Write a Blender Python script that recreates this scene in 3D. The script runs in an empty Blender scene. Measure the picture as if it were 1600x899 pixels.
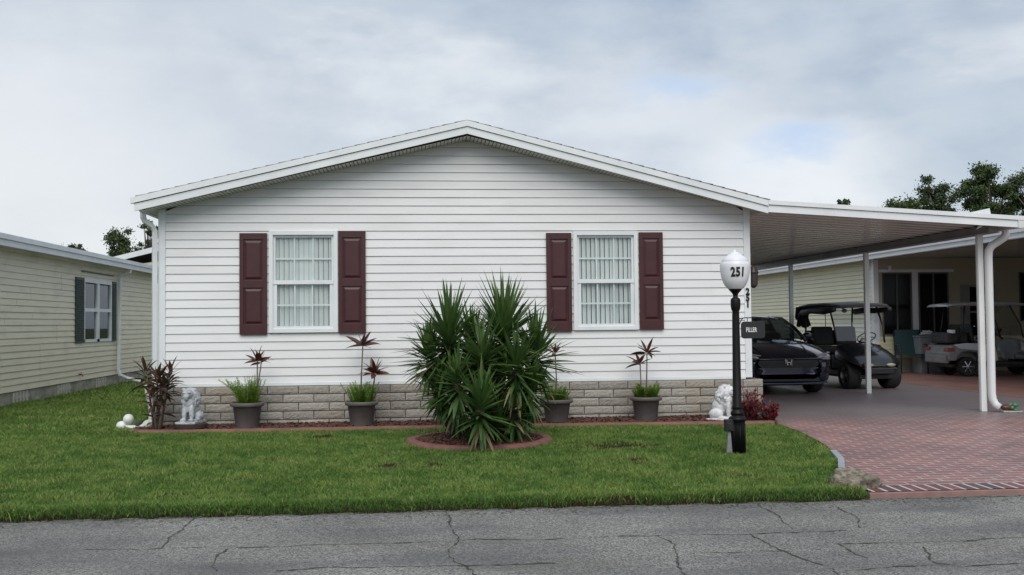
import bpy, math, random
import numpy as np
from mathutils import Vector, Matrix, noise as mnoise
random.seed(7); rng = np.random.default_rng(7)
PI = math.pi
S = bpy.context.scene
COL = S.collection

# ------------------------------------------------------------------ camera
def look_basis(yaw, pitch, roll):
    y, p, r = [math.radians(a) for a in (yaw, pitch, roll)]
    F = Vector((math.sin(y)*math.cos(p), math.cos(y)*math.cos(p), math.sin(p)))
    R0 = Vector((math.cos(y), -math.sin(y), 0)); U0 = R0.cross(F)
    return F, R0*math.cos(r)-U0*math.sin(r), U0*math.cos(r)+R0*math.sin(r)
F_, R_, U_ = look_basis(5.21, 1.95, .55)
cd = bpy.data.cameras.new('camera'); cam = bpy.data.objects.new('camera', cd); COL.objects.link(cam)
M = Matrix((R_, U_, -F_)).transposed().to_4x4(); M.translation = Vector((0, 0, 1.45))
cam.matrix_world = M
cd.sensor_width = 36; cd.lens = 36; cd.clip_end = 3000; cd.clip_start = .05
S.camera = cam

# ------------------------------------------------------------------ world: blue sky under broken grey cloud
SUN_EL, SUN_AZ = 45, 184          # azimuth clockwise from +Y: behind the camera, to the left
w = bpy.data.worlds.new('World'); S.world = w; w.use_nodes = True
nt = w.node_tree; nt.nodes.clear(); N = nt.nodes; L = nt.links
def nn(t, **k):
    n = N.new(t)
    for a, b in k.items(): setattr(n, a, b)
    return n
def vdot(vec, d):
    n = nn('ShaderNodeVectorMath', operation='DOT_PRODUCT'); L.new(vec, n.inputs[0]); n.inputs[1].default_value = d; return n.outputs['Value']
def ramp(fac, stops, interp='EASE'):
    n = nn('ShaderNodeValToRGB'); n.color_ramp.interpolation = interp; L.new(fac, n.inputs[0])
    e = n.color_ramp.elements
    e[0].position, e[0].color = stops[0][0], (*stops[0][1], 1); e[1].position, e[1].color = stops[-1][0], (*stops[-1][1], 1)
    for p, c in stops[1:-1]:
        x = e.new(p); x.color = (*c, 1)
    return n.outputs[0]
def mix(fac, a, b, bt='MIX'):
    n = nn('ShaderNodeMix', data_type='RGBA', blend_type=bt)
    if hasattr(fac, 'links'): L.new(fac, n.inputs[0])
    else: n.inputs[0].default_value = fac
    for s, i in ((a, 6), (b, 7)):
        if hasattr(s, 'links'): L.new(s, n.inputs[i])
        else: n.inputs[i].default_value = (*s, 1)
    return n.outputs[2]
sky = nn('ShaderNodeTexSky', sky_type='NISHITA'); sky.sun_disc = False
sky.sun_elevation = math.radians(SUN_EL); sky.sun_rotation = math.radians(SUN_AZ); sky.dust_density = 2
tc = nn('ShaderNodeTexCoord'); gen = tc.outputs['Generated']
mp = nn('ShaderNodeMapping'); L.new(gen, mp.inputs[0]); mp.inputs['Scale'].default_value = (1, 1, 2.2)
n1 = nn('ShaderNodeTexNoise'); L.new(mp.outputs[0], n1.inputs[0]); n1.inputs['Scale'].default_value = 3.1; n1.inputs['Detail'].default_value = 7; n1.inputs['Roughness'].default_value = .56; n1.inputs['Distortion'].default_value = .25
n2 = nn('ShaderNodeTexNoise'); L.new(mp.outputs[0], n2.inputs[0]); n2.inputs['Scale'].default_value = 7; n2.inputs['Detail'].default_value = 8; n2.inputs['Roughness'].default_value = .55
cloud = ramp(n1.outputs[0], [(.32, (4.35, 5.25, 6.5)), (.5, (5.45, 6.2, 7.15)), (.66, (7.4, 7.9, 8.5))])
fine = ramp(n2.outputs[0], [(.3, (.86, .885, .92)), (.7, (1.13, 1.11, 1.08))])
cloud = mix(1.0, cloud, fine, 'MULTIPLY')
def blob(u, v, rad, soft):      # a soft patch of sky round a direction
    d = (F_*1600 + R_*(u-800) - U_*(v-449.5)).normalized()
    pert = nn('ShaderNodeVectorMath', operation='MULTIPLY_ADD'); L.new(n2.outputs['Color'], pert.inputs[0]); pert.inputs[1].default_value = (.09, .09, .16); L.new(gen, pert.inputs[2])
    sub = nn('ShaderNodeVectorMath', operation='SUBTRACT'); L.new(pert.outputs[0], sub.inputs[0]); sub.inputs[1].default_value = (d.x+.045, d.y+.045, d.z+.08)
    sc = nn('ShaderNodeVectorMath', operation='MULTIPLY'); L.new(sub.outputs[0], sc.inputs[0]); sc.inputs[1].default_value = (1, 1, 2.1)
    ln = nn('ShaderNodeVectorMath', operation='LENGTH'); L.new(sc.outputs[0], ln.inputs[0])
    mr = nn('ShaderNodeMapRange', interpolation_type='SMOOTHSTEP'); L.new(ln.outputs['Value'], mr.inputs[0])
    mr.inputs[1].default_value = rad-soft; mr.inputs[2].default_value = rad+soft; mr.inputs[3].default_value = 1; mr.inputs[4].default_value = 0
    return mr.outputs[0]
def scaled(f, k):
    m = nn('ShaderNodeMath', operation='MULTIPLY'); L.new(f, m.inputs[0]); m.inputs[1].default_value = k; return m.outputs[0]
cloud = mix(scaled(blob(-40, 260, .26, .22), .85), cloud, (9.2, 9.4, 9.6))        # bright break low on the left
cloud = mix(scaled(blob(1050, 170, .11, .09), .75), cloud, (8.6, 8.9, 9.3))
cloud = mix(scaled(blob(1240, 262, .09, .07), .85), cloud, (9.4, 9.7, 10.0))
blue = mix(.45, (3.6, 5.3, 8.2), sky.outputs[0])
col = mix(scaled(blob(1235, 222, .038, .035), .6), cloud, (4.6, 6.5, 9.6))
col = mix(scaled(blob(1060, 118, .035, .035), .6), col, (5.0, 6.8, 9.6))
col = mix(.12, col, sky.outputs[0])
bg = nn('ShaderNodeBackground'); L.new(col, bg.inputs[0]); bg.inputs[1].default_value = .083
out = nn('ShaderNodeOutputWorld'); L.new(bg.outputs[0], out.inputs[0])

sd = bpy.data.lights.new('sun', 'SUN'); sun = bpy.data.objects.new('sun', sd); COL.objects.link(sun)
sd.energy = 1.75; sd.angle = math.radians(50); sd.color = (1, .965, .90)
el, az = math.radians(SUN_EL), math.radians(SUN_AZ)
sun.rotation_euler = Vector((math.sin(az)*math.cos(el), math.cos(az)*math.cos(el), math.sin(el))).to_track_quat('Z', 'Y').to_euler()
sun.location = (-5, -5, 12)
S.view_settings.view_transform = 'Standard'; S.view_settings.look = 'None'; S.view_settings.gamma = 1
S.view_settings.use_curve_mapping = False; S.view_settings.exposure = 0.27
S.render.engine = 'CYCLES'; S.cycles.max_bounces = 6; S.cycles.transparent_max_bounces = 12

# ------------------------------------------------------------------ materials
def mat(name, c1, c2=None, scale=6, rough=.6, bump=0, bscale=None, metal=0, spec=.5, rnd=False, stretch=(1, 1, 1), coat=0, detail=5, transl=0, lo=.35, hi=.65, rrange=0):
    m = bpy.data.materials.new(name); m.use_nodes = True; t = m.node_tree; b = t.nodes['Principled BSDF']
    b.inputs['Roughness'].default_value = rough; b.inputs['Metallic'].default_value = metal
    b.inputs['Specular IOR Level'].default_value = spec; b.inputs['Coat Weight'].default_value = coat
    if c2 is None: c2 = tuple(x*.86 for x in c1)
    co = t.nodes.new('ShaderNodeTexCoord'); mpp = t.nodes.new('ShaderNodeMapping'); t.links.new(co.outputs['Object'], mpp.inputs[0]); mpp.inputs['Scale'].default_value = stretch
    nz = t.nodes.new('ShaderNodeTexNoise'); nz.inputs['Scale'].default_value = scale; nz.inputs['Detail'].default_value = detail; t.links.new(mpp.outputs[0], nz.inputs[0])
    mr = t.nodes.new('ShaderNodeMapRange'); mr.inputs[1].default_value = lo; mr.inputs[2].default_value = hi; t.links.new(nz.outputs[0], mr.inputs[0])
    fac = mr.outputs[0]
    if rnd:
        at = t.nodes.new('ShaderNodeAttribute'); at.attribute_name = 'rnd'
        ad = t.nodes.new('ShaderNodeMath'); ad.operation = 'MULTIPLY_ADD'; t.links.new(at.outputs['Fac'], ad.inputs[0]); ad.inputs[1].default_value = .65
        m2 = t.nodes.new('ShaderNodeMath'); m2.operation = 'MULTIPLY'; t.links.new(fac, m2.inputs[0]); m2.inputs[1].default_value = .35
        t.links.new(m2.outputs[0], ad.inputs[2]); fac = ad.outputs[0]
    mx = t.nodes.new('ShaderNodeMix'); mx.data_type = 'RGBA'; t.links.new(fac, mx.inputs[0]); mx.inputs[6].default_value = (*c1, 1); mx.inputs[7].default_value = (*c2, 1)
    t.links.new(mx.outputs[2], b.inputs['Base Color'])
    if rrange:
        rr = t.nodes.new('ShaderNodeMapRange'); t.links.new(nz.outputs[0], rr.inputs[0]); rr.inputs[3].default_value = rough-rrange; rr.inputs[4].default_value = rough+rrange; t.links.new(rr.outputs[0], b.inputs['Roughness'])
    if bump:
        nb = t.nodes.new('ShaderNodeTexNoise'); nb.inputs['Scale'].default_value = bscale or scale*4; nb.inputs['Detail'].default_value = 6; t.links.new(mpp.outputs[0], nb.inputs[0])
        bp = t.nodes.new('ShaderNodeBump'); bp.inputs['Strength'].default_value = bump; bp.inputs['Distance'].default_value = .02; t.links.new(nb.outputs[0], bp.inputs['Height']); t.links.new(bp.outputs[0], b.inputs['Normal'])
    if transl:
        tr = t.nodes.new('ShaderNodeBsdfTranslucent'); t.links.new(mx.outputs[2], tr.inputs[0]); ms = t.nodes.new('ShaderNodeMixShader'); ms.inputs[0].default_value = transl
        t.links.new(b.outputs[0], ms.inputs[1]); t.links.new(tr.outputs[0], ms.inputs[2]); t.links.new(ms.outputs[0], t.nodes['Material Output'].inputs[0])
    return m
def add_grime(m, amount, color, scale, stretch, lo=.5, hi=.75):
    """streaks and stains with a shape of their own over the base colour"""
    t = m.node_tree; b = t.nodes['Principled BSDF']; src = b.inputs['Base Color'].links[0].from_socket
    co = t.nodes.new('ShaderNodeTexCoord'); mpp = t.nodes.new('ShaderNodeMapping'); t.links.new(co.outputs['Object'], mpp.inputs[0]); mpp.inputs['Scale'].default_value = stretch
    nz = t.nodes.new('ShaderNodeTexNoise'); nz.inputs['Scale'].default_value = scale; nz.inputs['Detail'].default_value = 6; t.links.new(mpp.outputs[0], nz.inputs[0])
    mr = t.nodes.new('ShaderNodeMapRange'); mr.inputs[1].default_value = lo; mr.inputs[2].default_value = hi; mr.inputs[4].default_value = amount; t.links.new(nz.outputs[0], mr.inputs[0])
    mx = t.nodes.new('ShaderNodeMix'); mx.data_type = 'RGBA'; t.links.new(mr.outputs[0], mx.inputs[0]); t.links.new(src, mx.inputs[6]); mx.inputs[7].default_value = (*color, 1)
    t.links.new(mx.outputs[2], b.inputs['Base Color']); return m

m_siding = add_grime(mat('white_siding', (.80, .80, .805), (.75, .75, .755), 1.3, .45, bump=.05, bscale=40, stretch=(1, 1, 3), rnd=True), .28, (.55, .55, .52), 2.0, (.7, 1, 4))
m_trim = add_grime(mat('white_trim', (.80, .82, .83), (.73, .76, .78), 2, .4), .2, (.5, .52, .5), 5, (1, 1, 1))
m_soffit = mat('soffit_vinyl', (.62, .62, .55), (.52, .52, .45), 9, .5)
m_shutter = mat('maroon_shutter', (.062, .014, .017), (.050, .011, .014), 8, .42, bump=.04, bscale=70)
m_block = mat('split_face_block', (.46, .43, .38), (.27, .25, .22), 26, .9, bump=.9, bscale=70, rnd=True)
m_block = add_grime(m_block, .35, (.34, .25, .17), 2.2, (1, 1, 1.2), .52, .7)
m_mortar = mat('mortar', (.16, .15, .14), (.10, .095, .09), 20, .95)
m_shingle = mat('grey_shingles', (.26, .255, .25), (.15, .148, .145), 25, .9, bump=.4)
m_pot = mat('pot_plastic', (.125, .11, .105), (.10, .088, .085), 7, .55)
m_soil = mat('soil', (.05, .035, .025), (.02, .014, .01), 30, 1, bump=.5)
m_black = mat('black_paint', (.004, .004, .005), (.007, .006, .006), 8, .45, spec=.25)
m_blackplastic = mat('black_plastic', (.012, .012, .013), (.02, .02, .021), 12, .5)
m_rubber = mat('tyre_rubber', (.014, .014, .014), (.024, .023, .022), 20, .8, bump=.2)
m_rim = mat('alloy_rim', (.5, .5, .5), (.3, .3, .3), 9, .3, metal=.9)
m_chrome = mat('chrome', (.7, .7, .72), (.5, .5, .52), 5, .12, metal=1)
m_letter = mat('white_lettering', (.8, .8, .8), None, 5, .5)
m_digit = mat('black_digits', (.01, .01, .01), (.014, .014, .014), 5, .4)
m_globe = mat('white_globe', (.88, .88, .90), (.84, .84, .87), 3, .3, transl=.08)
m_blind = mat('blind_vinyl', (.70, .715, .71), (.62, .64, .64), 3, .6)
m_dark = mat('dark_room', (.03, .03, .032), (.02, .02, .02), 3, .9)
m_grey = mat('grey_conduit', (.28, .29, .3), (.2, .2, .21), 8, .5, metal=.3)
m_stone = add_grime(mat('pale_cast_stone', (.58, .60, .62), (.34, .37, .40), 16, .75, bump=.3, bscale=45), .8, (.22, .23, .25), 9, (1, 1, 1), .52, .66)
m_stone2 = add_grime(mat('white_cast_stone', (.80, .80, .81), (.60, .60, .62), 16, .7, bump=.3, bscale=45), .5, (.3, .31, .34), 10, (1, 1, 1), .56, .7)
m_brownslab = mat('brown_slab', (.06, .03, .025), (.035, .02, .018), 18, .8, bump=.3)
m_curb = add_grime(mat('red_concrete_curb', (.24, .115, .085), (.18, .09, .065), 12, .85, bump=.3, bscale=50), .6, (.10, .07, .05), 4, (1, 1, 1), .45, .7)
m_curbring = add_grime(mat('rose_concrete_curb', (.25, .10, .085), (.17, .075, .065), 12, .85, bump=.3, bscale=50), .5, (.07, .05, .05), 4, (1, 1, 1), .45, .7)
m_mulch = mat('red_mulch', (.17, .070, .050), (.030, .016, .013), 25, .9, rnd=True)
m_mulch2 = mat('brown_mulch', (.15, .060, .040), (.045, .024, .018), 25, .9, rnd=True)
m_yucca = mat('yucca_leaf', (.026, .075, .016), (.11, .185, .045), 6, .5, rnd=True, transl=.12)
m_deadleaf = mat('dead_leaf', (.26, .19, .09), (.14, .10, .06), 6, .8, rnd=True)
m_yuctrunk = mat('yucca_trunk', (.10, .075, .05), (.04, .03, .022), 12, .9, bump=.5)
m_fern = mat('foxtail_fern', (.13, .25, .025), (.27, .40, .06), 8, .55, rnd=True, transl=.25)
m_cord = mat('burgundy_leaf', (.055, .020, .018), (.15, .050, .035), 9, .45, rnd=True, transl=.15)
m_cordg = mat('bronze_leaf', (.030, .034, .016), (.13, .050, .032), 7, .45, rnd=True, transl=.15)
m_cordstem = mat('cordyline_stem', (.20, .15, .12), (.12, .09, .075), 15, .8)
m_redleaf = mat('crimson_leaf', (.30, .012, .035), (.10, .008, .02), 10, .5, rnd=True, transl=.2)
m_bark = mat('tree_bark', (.14, .11, .09), (.07, .055, .045), 6, .9, bump=.4)
m_leafA = mat('tree_leaf_dark', (.028, .055, .020), (.085, .115, .045), 2, .6, rnd=True, transl=.15)
m_leafB = mat('tree_leaf_mid', (.035, .065, .018), (.085, .12, .035), 2, .6, rnd=True, transl=.15)
m_nbsid = add_grime(mat('tan_siding', (.84, .78, .60), (.79, .73, .56), 1.3, .5, rnd=True, stretch=(1, 1, 3)), .3, (.38, .36, .28), 2, (1, .8, 3))
m_nbskirt = add_grime(mat('rough_stucco_skirt', (.50, .47, .39), (.33, .31, .26), 5, .95, bump=.9, bscale=14), .5, (.15, .14, .11), 2.5, (1, 1, 2), .45, .65)
m_slate = mat('slate_shutter', (.022, .050, .050), (.018, .040, .040), 8, .5)
m_cream = mat('cream_siding', (.70, .68, .47), (.66, .64, .44), 1.3, .45)
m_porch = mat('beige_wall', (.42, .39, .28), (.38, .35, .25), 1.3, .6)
m_alum = add_grime(mat('white_aluminium', (.76, .77, .77), (.70, .71, .71), 2, .35), .3, (.5, .52, .48), 4, (1, 1, .6))
m_pan = mat('carport_pan', (.56, .55, .51), (.50, .49, .46), 3, .14, spec=.8, stretch=(.3, 1, 1), rrange=.05)
m_darkglass = mat('dark_glass', (.004, .004, .005), (.007, .007, .008), 2, .12, spec=.15)
m_navy = mat('navy_car_paint', (.007, .011, .034), (.008, .013, .040), 3, .18, coat=1, metal=.4, spec=.7)
m_cartblack = mat('black_cart_body', (.008, .009, .012), (.012, .012, .014), 6, .25, coat=.5)
m_vinyl = mat('charcoal_vinyl', (.017, .017, .019), (.03, .03, .033), 10, .6, bump=.2)
m_silver = mat('silver_cart_body', (.50, .53, .54), (.42, .45, .46), 4, .3, metal=.2, coat=.4)
m_greycart = mat('bumper_and_shaded_rear', (.22, .22, .22), (.17, .17, .17), 6, .5)
m_redlight = mat('red_lens', (.28, .015, .015), (.2, .01, .01), 6, .2)
m_lens = mat('headlight_lens', (.62, .63, .66), (.25, .25, .27), 14, .12, metal=.4, coat=.6)
m_amber = mat('pale_lens', (.45, .42, .30), (.35, .33, .24), 6, .3)
m_teal = mat('teal_sling', (.018, .062, .068), (.014, .05, .056), 12, .7)
m_util = mat('grey_cabinet', (.30, .32, .33), (.24, .26, .27), 4, .5)
m_gravelrock = add_grime(mat('weathered_rock', (.33, .29, .22), (.12, .10, .08), 22, .95, bump=1, bscale=40), .6, (.09, .08, .07), 6, (1, 1, 1), .5, .65)
m_frog = mat('green_glaze', (.05, .26, .10), (.03, .15, .06), 9, .3)
m_frogb = mat('brown_glaze', (.10, .03, .02), (.05, .02, .015), 12, .4)
m_concrete = mat('pale_concrete', (.46, .46, .43), (.34, .34, .31), 10, .9, bump=.3)
m_cyan = mat('white_pvc', (.78, .80, .78), (.70, .72, .68), 5, .35)
m_pvcd = add_grime(mat('stained_white_pvc', (.72, .74, .68), (.64, .65, .56), 5, .5), .6, (.38, .36, .16), 4, (1, 1, 1), .5, .65)
m_screen = mat('bronze_wood', (.035, .03, .028), None, 5, .7)

def glass(name, tint=(.9, .95, .95), refl=.25, rough=.02):
    m = bpy.data.materials.new(name); m.use_nodes = True; t = m.node_tree; t.nodes.clear()
    tr = t.nodes.new('ShaderNodeBsdfTransparent'); tr.inputs[0].default_value = (*tint, 1)
    gl = t.nodes.new('ShaderNodeBsdfGlossy'); gl.inputs['Roughness'].default_value = rough
    lw = t.nodes.new('ShaderNodeLayerWeight'); lw.inputs[0].default_value = .5
    pw = t.nodes.new('ShaderNodeMath'); pw.operation = 'POWER'; t.links.new(lw.outputs['Facing'], pw.inputs[0]); pw.inputs[1].default_value = 4
    ad = t.nodes.new('ShaderNodeMath'); ad.operation = 'MULTIPLY_ADD'; t.links.new(pw.outputs[0], ad.inputs[0]); ad.inputs[1].default_value = .7; ad.inputs[2].default_value = refl
    ms = t.nodes.new('ShaderNodeMixShader'); t.links.new(ad.outputs[0], ms.inputs[0]); t.links.new(tr.outputs[0], ms.inputs[1]); t.links.new(gl.outputs[0], ms.inputs[2])
    o = t.nodes.new('ShaderNodeOutputMaterial'); t.links.new(ms.outputs[0], o.inputs[0]); return m
m_glass = glass('window_glass', (.93, .98, .97), .08)
m_carglass = glass('tinted_glass', (.28, .32, .32), .12)
m_clear = glass('clear_plastic', (.72, .76, .8), .10, .08)

# ------------------------------------------------------------------ mesh builder
class MB:
    def __init__(s): s.v = []; s.f = []; s.m = []; s.r = []
    def add(s, vs, fs, mi=0, r=0.0):
        o = len(s.v); s.v += [tuple(p) for p in vs]
        for f in fs: s.f.append(tuple(i+o for i in f)); s.m.append(mi); s.r.append(r)
    def quad(s, a, b, c, d, mi=0, r=0.0): s.add([a, b, c, d], [(0, 1, 2, 3)], mi, r)
    def box(s, x0, x1, y0, y1, z0, z1, mi=0, r=0.0):
        s.add([(x0, y0, z0), (x1, y0, z0), (x1, y1, z0), (x0, y1, z0), (x0, y0, z1), (x1, y0, z1), (x1, y1, z1), (x0, y1, z1)],
              [(0, 3, 2, 1), (4, 5, 6, 7), (0, 1, 5, 4), (1, 2, 6, 5), (2, 3, 7, 6), (3, 0, 4, 7)], mi, r)
    def obox(s, c, ax, ay, az, hx, hy, hz, mi=0):
        c = Vector(c); vs = []
        for z in (-1, 1):
            for x, y in ((-1, -1), (1, -1), (1, 1), (-1, 1)): vs.append(c+Vector(ax)*hx*x+Vector(ay)*hy*y+Vector(az)*hz*z)
        s.add(vs, [(0, 3, 2, 1), (4, 5, 6, 7), (0, 1, 5, 4), (1, 2, 6, 5), (2, 3, 7, 6), (3, 0, 4, 7)], mi)
    def bar(s, a, b, hw, hh, mi=0, up=(0, 0, 1)):
        a, b = Vector(a), Vector(b); d = (b-a); l = d.length; d.normalize(); u = Vector(up)
        if abs(d.dot(u)) > .98: u = Vector((0, 1, 0))
        x = d.cross(u).normalized(); u = x.cross(d)
        s.obox((a+b)/2, x, d, u, hw, l/2, hh, mi)
    def prism(s, poly, d, mi=0, r=0.0):     # poly 3D points, extruded by vector d
        n = len(poly); d = Vector(d); vs = [Vector(p) for p in poly]+[Vector(p)+d for p in poly]
        s.add(vs, [tuple(range(n))[::-1], tuple(range(n, 2*n))]+[(i, (i+1) % n, n+(i+1) % n, n+i) for i in range(n)], mi, r)
    def tube(s, path, rad, n=10, mi=0, cap=True, squash=1.0):
        path = [Vector(p) for p in path]; k = len(path)
        if not hasattr(rad, '__len__'): rad = [rad]*k
        vs = []; prev = None
        for i, p in enumerate(path):
            d = (path[min(i+1, k-1)]-path[max(i-1, 0)]).normalized()
            if prev is None:
                u = Vector((0, 0, 1)) if abs(d.z) < .9 else Vector((0, 1, 0))
                x = d.cross(u).normalized()
            else: x = (prev-d*prev.dot(d)).normalized()
            prev = x; y = d.cross(x)
            for j in range(n):
                a = 2*PI*j/n; vs.append(p+x*math.cos(a)*rad[i]+y*math.sin(a)*rad[i]*squash)
        fs = [(i*n+j, i*n+(j+1) % n, (i+1)*n+(j+1) % n, (i+1)*n+j) for i in range(k-1) for j in range(n)]
        if cap: fs += [tuple(range(n))[::-1], tuple(range((k-1)*n, k*n))]
        s.add(vs, fs, mi)
    def lathe(s, prof, c=(0, 0, 0), n=24, mi=0, axis='z', cap=True):
        vs = []
        for r, h in prof:
            for j in range(n):
                a = 2*PI*j/n; ca, sa = math.cos(a)*r, math.sin(a)*r
                p = {'z': (ca, sa, h), 'x': (h, ca, sa), 'y': (ca, h, sa)}[axis]; vs.append((p[0]+c[0], p[1]+c[1], p[2]+c[2]))
        k = len(prof); fs = [(i*n+j, i*n+(j+1) % n, (i+1)*n+(j+1) % n, (i+1)*n+j) for i in range(k-1) for j in range(n)]
        if cap: fs += [tuple(range(n))[::-1], tuple(range((k-1)*n, k*n))]
        s.add(vs, fs, mi)
    def ball(s, c, r, n=14, m=9, mi=0, rot=None):
        if not hasattr(r, '__len__'): r = (r, r, r)
        vs = []
        for i in range(m+1):
            t = PI*i/m
            for j in range(n):
                a = 2*PI*j/n; p = Vector((math.sin(t)*math.cos(a)*r[0], math.sin(t)*math.sin(a)*r[1], math.cos(t)*r[2]))
                if rot: p = rot @ p
                vs.append(p+Vector(c))
        s.add(vs, [(i*n+j, (i+1)*n+j, (i+1)*n+(j+1) % n, i*n+(j+1) % n) for i in range(m) for j in range(n)], mi)
    def leaf(s, base, d, ln, wd, droop=.3, n=5, fold=.25, prof=None, r=None, mi=0, twist=0):
        base = Vector(base); d = Vector(d).normalized(); r = random.random() if r is None else r
        side = d.cross(Vector((0, 0, 1)))
        if side.length < .05: side = Vector((random.uniform(-1, 1), random.uniform(-1, 1), 0))
        side.normalize()
        if twist: side = Matrix.Rotation(twist, 3, d) @ side
        p = base.copy(); cur = d.copy(); vs = []
        for i in range(n+1):
            t = i/n; wv = (prof(t) if prof else (min(1, .45+2.2*t)*(1-t**2.2)))*wd/2
            up = side.cross(cur).normalized()
            vs += [p-side*wv+up*wv*fold, p, p+side*wv+up*wv*fold]
            p = p+cur*(ln/n); cur = (cur+Vector((0, 0, -droop/n))*(.5+t)).normalized()
        fs = []
        for i in range(n):
            a = i*3; fs += [(a, a+1, a+4, a+3), (a+1, a+2, a+5, a+4)]
        s.add(vs, fs, mi, r)
    def build(s, name, mats, parent=None, smooth=False, bevel=0, label=None, origin=None, weld=False):
        me = bpy.data.meshes.new(name)
        vs = s.v
        if origin is not None: vs = [(a-origin[0], b-origin[1], c-origin[2]) for a, b, c in vs]
        me.from_pydata([tuple(v) for v in vs], [], s.f)
        if not isinstance(mats, (list, tuple)): mats = [mats]
        for m in mats: me.materials.append(m)
        me.polygons.foreach_set('material_index', s.m)
        if any(s.r):
            at = me.attributes.new('rnd', 'FLOAT', 'FACE'); at.data.foreach_set('value', s.r)
        me.polygons.foreach_set('use_smooth', [smooth]*len(s.f)); me.update()
        o = bpy.data.objects.new(name, me); COL.objects.link(o)
        if origin is not None: o.location = origin
        if parent is not None: o.parent = parent
        if bevel:
            b = o.modifiers.new('bevel', 'BEVEL'); b.width = bevel; b.segments = 2; b.limit_method = 'ANGLE'; b.angle_limit = .6
        if label: o['label'] = label
        return o
def thing(name, label, cat, loc=(0, 0, 0), rz=0, group=None):
    o = bpy.data.objects.new(name, None); COL.objects.link(o); o.location = loc; o.rotation_euler = (0, 0, rz); o.empty_display_size = .2
    o['label'] = label; o['category'] = cat
    if group: o['group'] = group
    return o
def tag(o, label, cat, group=None, kind=None):
    o['label'] = label; o['category'] = cat
    if group: o['group'] = group
    if kind: o['kind'] = kind
    return o
def structure(o): o['kind'] = 'structure'; return o
def text_mb(txt, size, depth=.004, weight=0.0, sx=1.0, spacing=1.0):
    c = bpy.data.curves.new('txt', 'FONT'); c.body = txt; c.size = size; c.extrude = depth; c.offset = weight; c.align_x = 'CENTER'; c.align_y = 'CENTER'; c.space_character = spacing; c.resolution_u = 4
    o = bpy.data.objects.new('txt', c); COL.objects.link(o); dg = bpy.context.evaluated_depsgraph_get(); dg.update()
    me = bpy.data.meshes.new_from_object(o.evaluated_get(dg)); mb = MB()
    vs = [(v.co.x*sx, v.co.z, v.co.y) for v in me.vertices]      # faces -Y when depth runs along y
    vs = [(x, -y, z) for x, y, z in vs]
    mb.add(vs, [tuple(p.vertices) for p in me.polygons]); bpy.data.objects.remove(o); return mb
def arr_mesh(name, V, Fidx, nper, mats, rnd=None, smooth=False):
    me = bpy.data.meshes.new(name); nf = len(Fidx)
    me.vertices.add(len(V)); me.vertices.foreach_set('co', V.astype(np.float32).ravel())
    me.loops.add(nf*nper); me.loops.foreach_set('vertex_index', Fidx.astype(np.int32).ravel())
    me.polygons.add(nf); me.polygons.foreach_set('loop_start', np.arange(0, nf*nper, nper, dtype=np.int32)); me.polygons.foreach_set('loop_total', np.full(nf, nper, np.int32))
    for m in (mats if isinstance(mats, list) else [mats]): me.materials.append(m)
    me.update(calc_edges=True)
    if rnd is not None:
        at = me.attributes.new('rnd', 'FLOAT', 'FACE'); at.data.foreach_set('value', rnd.astype(np.float32))
    o = bpy.data.objects.new(name, me); COL.objects.link(o); return o

# ------------------------------------------------------------------ ground
GZ = .10
def gh(y): return GZ*min(1, max(0, (y-8.3)/4.7))
CURVE = [(8.2, 3.74), (8.3, 3.75), (8.87, 3.80), (9.37, 3.97), (9.9, 4.19), (10.6, 4.38), (11.24, 4.52), (12.2, 4.63), (13.05, 4.65), (13.4, 4.7), (60, 4.7)]
def curve_x(y):
    for (a, xa), (b, xb) in zip(CURVE, CURVE[1:]):
        if a <= y <= b: return xa+(xb-xa)*(y-a)/(b-a)
    return CURVE[-1][1]
m_ground = mat('turf_soil', (.045, .075, .018), (.028, .048, .014), 1.5, 1, bump=.5, bscale=60)
g = MB(); ys = [-400, 1.35, 1.45, 8.25, 8.34, 13, 30, 60, 600]; zs = [-.07, -.07, -.12, -.12, -.014, GZ-.014, GZ-.014, GZ-.014, GZ-.014]
xs = [-600, -40, -8, 0, 5, 12, 40, 600]
for j in range(len(ys)-1):
    for i in range(len(xs)-1):
        g.quad((xs[i], ys[j], zs[j]), (xs[i+1], ys[j], zs[j]), (xs[i+1], ys[j+1], zs[j+1]), (xs[i], ys[j+1], zs[j+1]))
structure(g.build('ground', m_ground))

# road with cracks
m_asph = mat('asphalt', (.215, .210, .200), (.150, .147, .142), .9, .85, bump=.7, bscale=120, detail=8)
t = m_asph.node_tree; b = t.nodes['Principled BSDF']; src = b.inputs['Base Color'].links[0].from_socket
co = t.nodes.new('ShaderNodeTexCoord'); vo = t.nodes.new('ShaderNodeTexVoronoi'); vo.inputs['Scale'].default_value = 105; t.links.new(co.outputs['Object'], vo.inputs[0])
rp = t.nodes.new('ShaderNodeValToRGB'); t.links.new(vo.outputs['Color'], rp.inputs[0]); rp.color_ramp.elements[0].position = .25; rp.color_ramp.elements[1].position = .8; rp.color_ramp.elements[0].color = (.60, .60, .60, 1); rp.color_ramp.elements[1].color = (1.9, 1.88, 1.82, 1)
mx = t.nodes.new('ShaderNodeMix'); mx.data_type = 'RGBA'; mx.blend_type = 'MULTIPLY'; mx.inputs[0].default_value = 1; t.links.new(src, mx.inputs[6]); t.links.new(rp.outputs[0], mx.inputs[7]); t.links.new(mx.outputs[2], b.inputs['Base Color'])
add_grime(m_asph, .65, (.095, .097, .10), .55, (1, 2.6, 1), .48, .66); add_grime(m_asph, .4, (.17, .16, .12), 1.1, (.6, 2.0, 1), .55, .75)
m_crack = mat('crack_dirt', (.035, .035, .032), (.07, .075, .045), 6, 1)
m_edge = mat('sandy_edge', (.22, .205, .165), (.16, .155, .13), 8, 1)
rd = MB()
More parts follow.
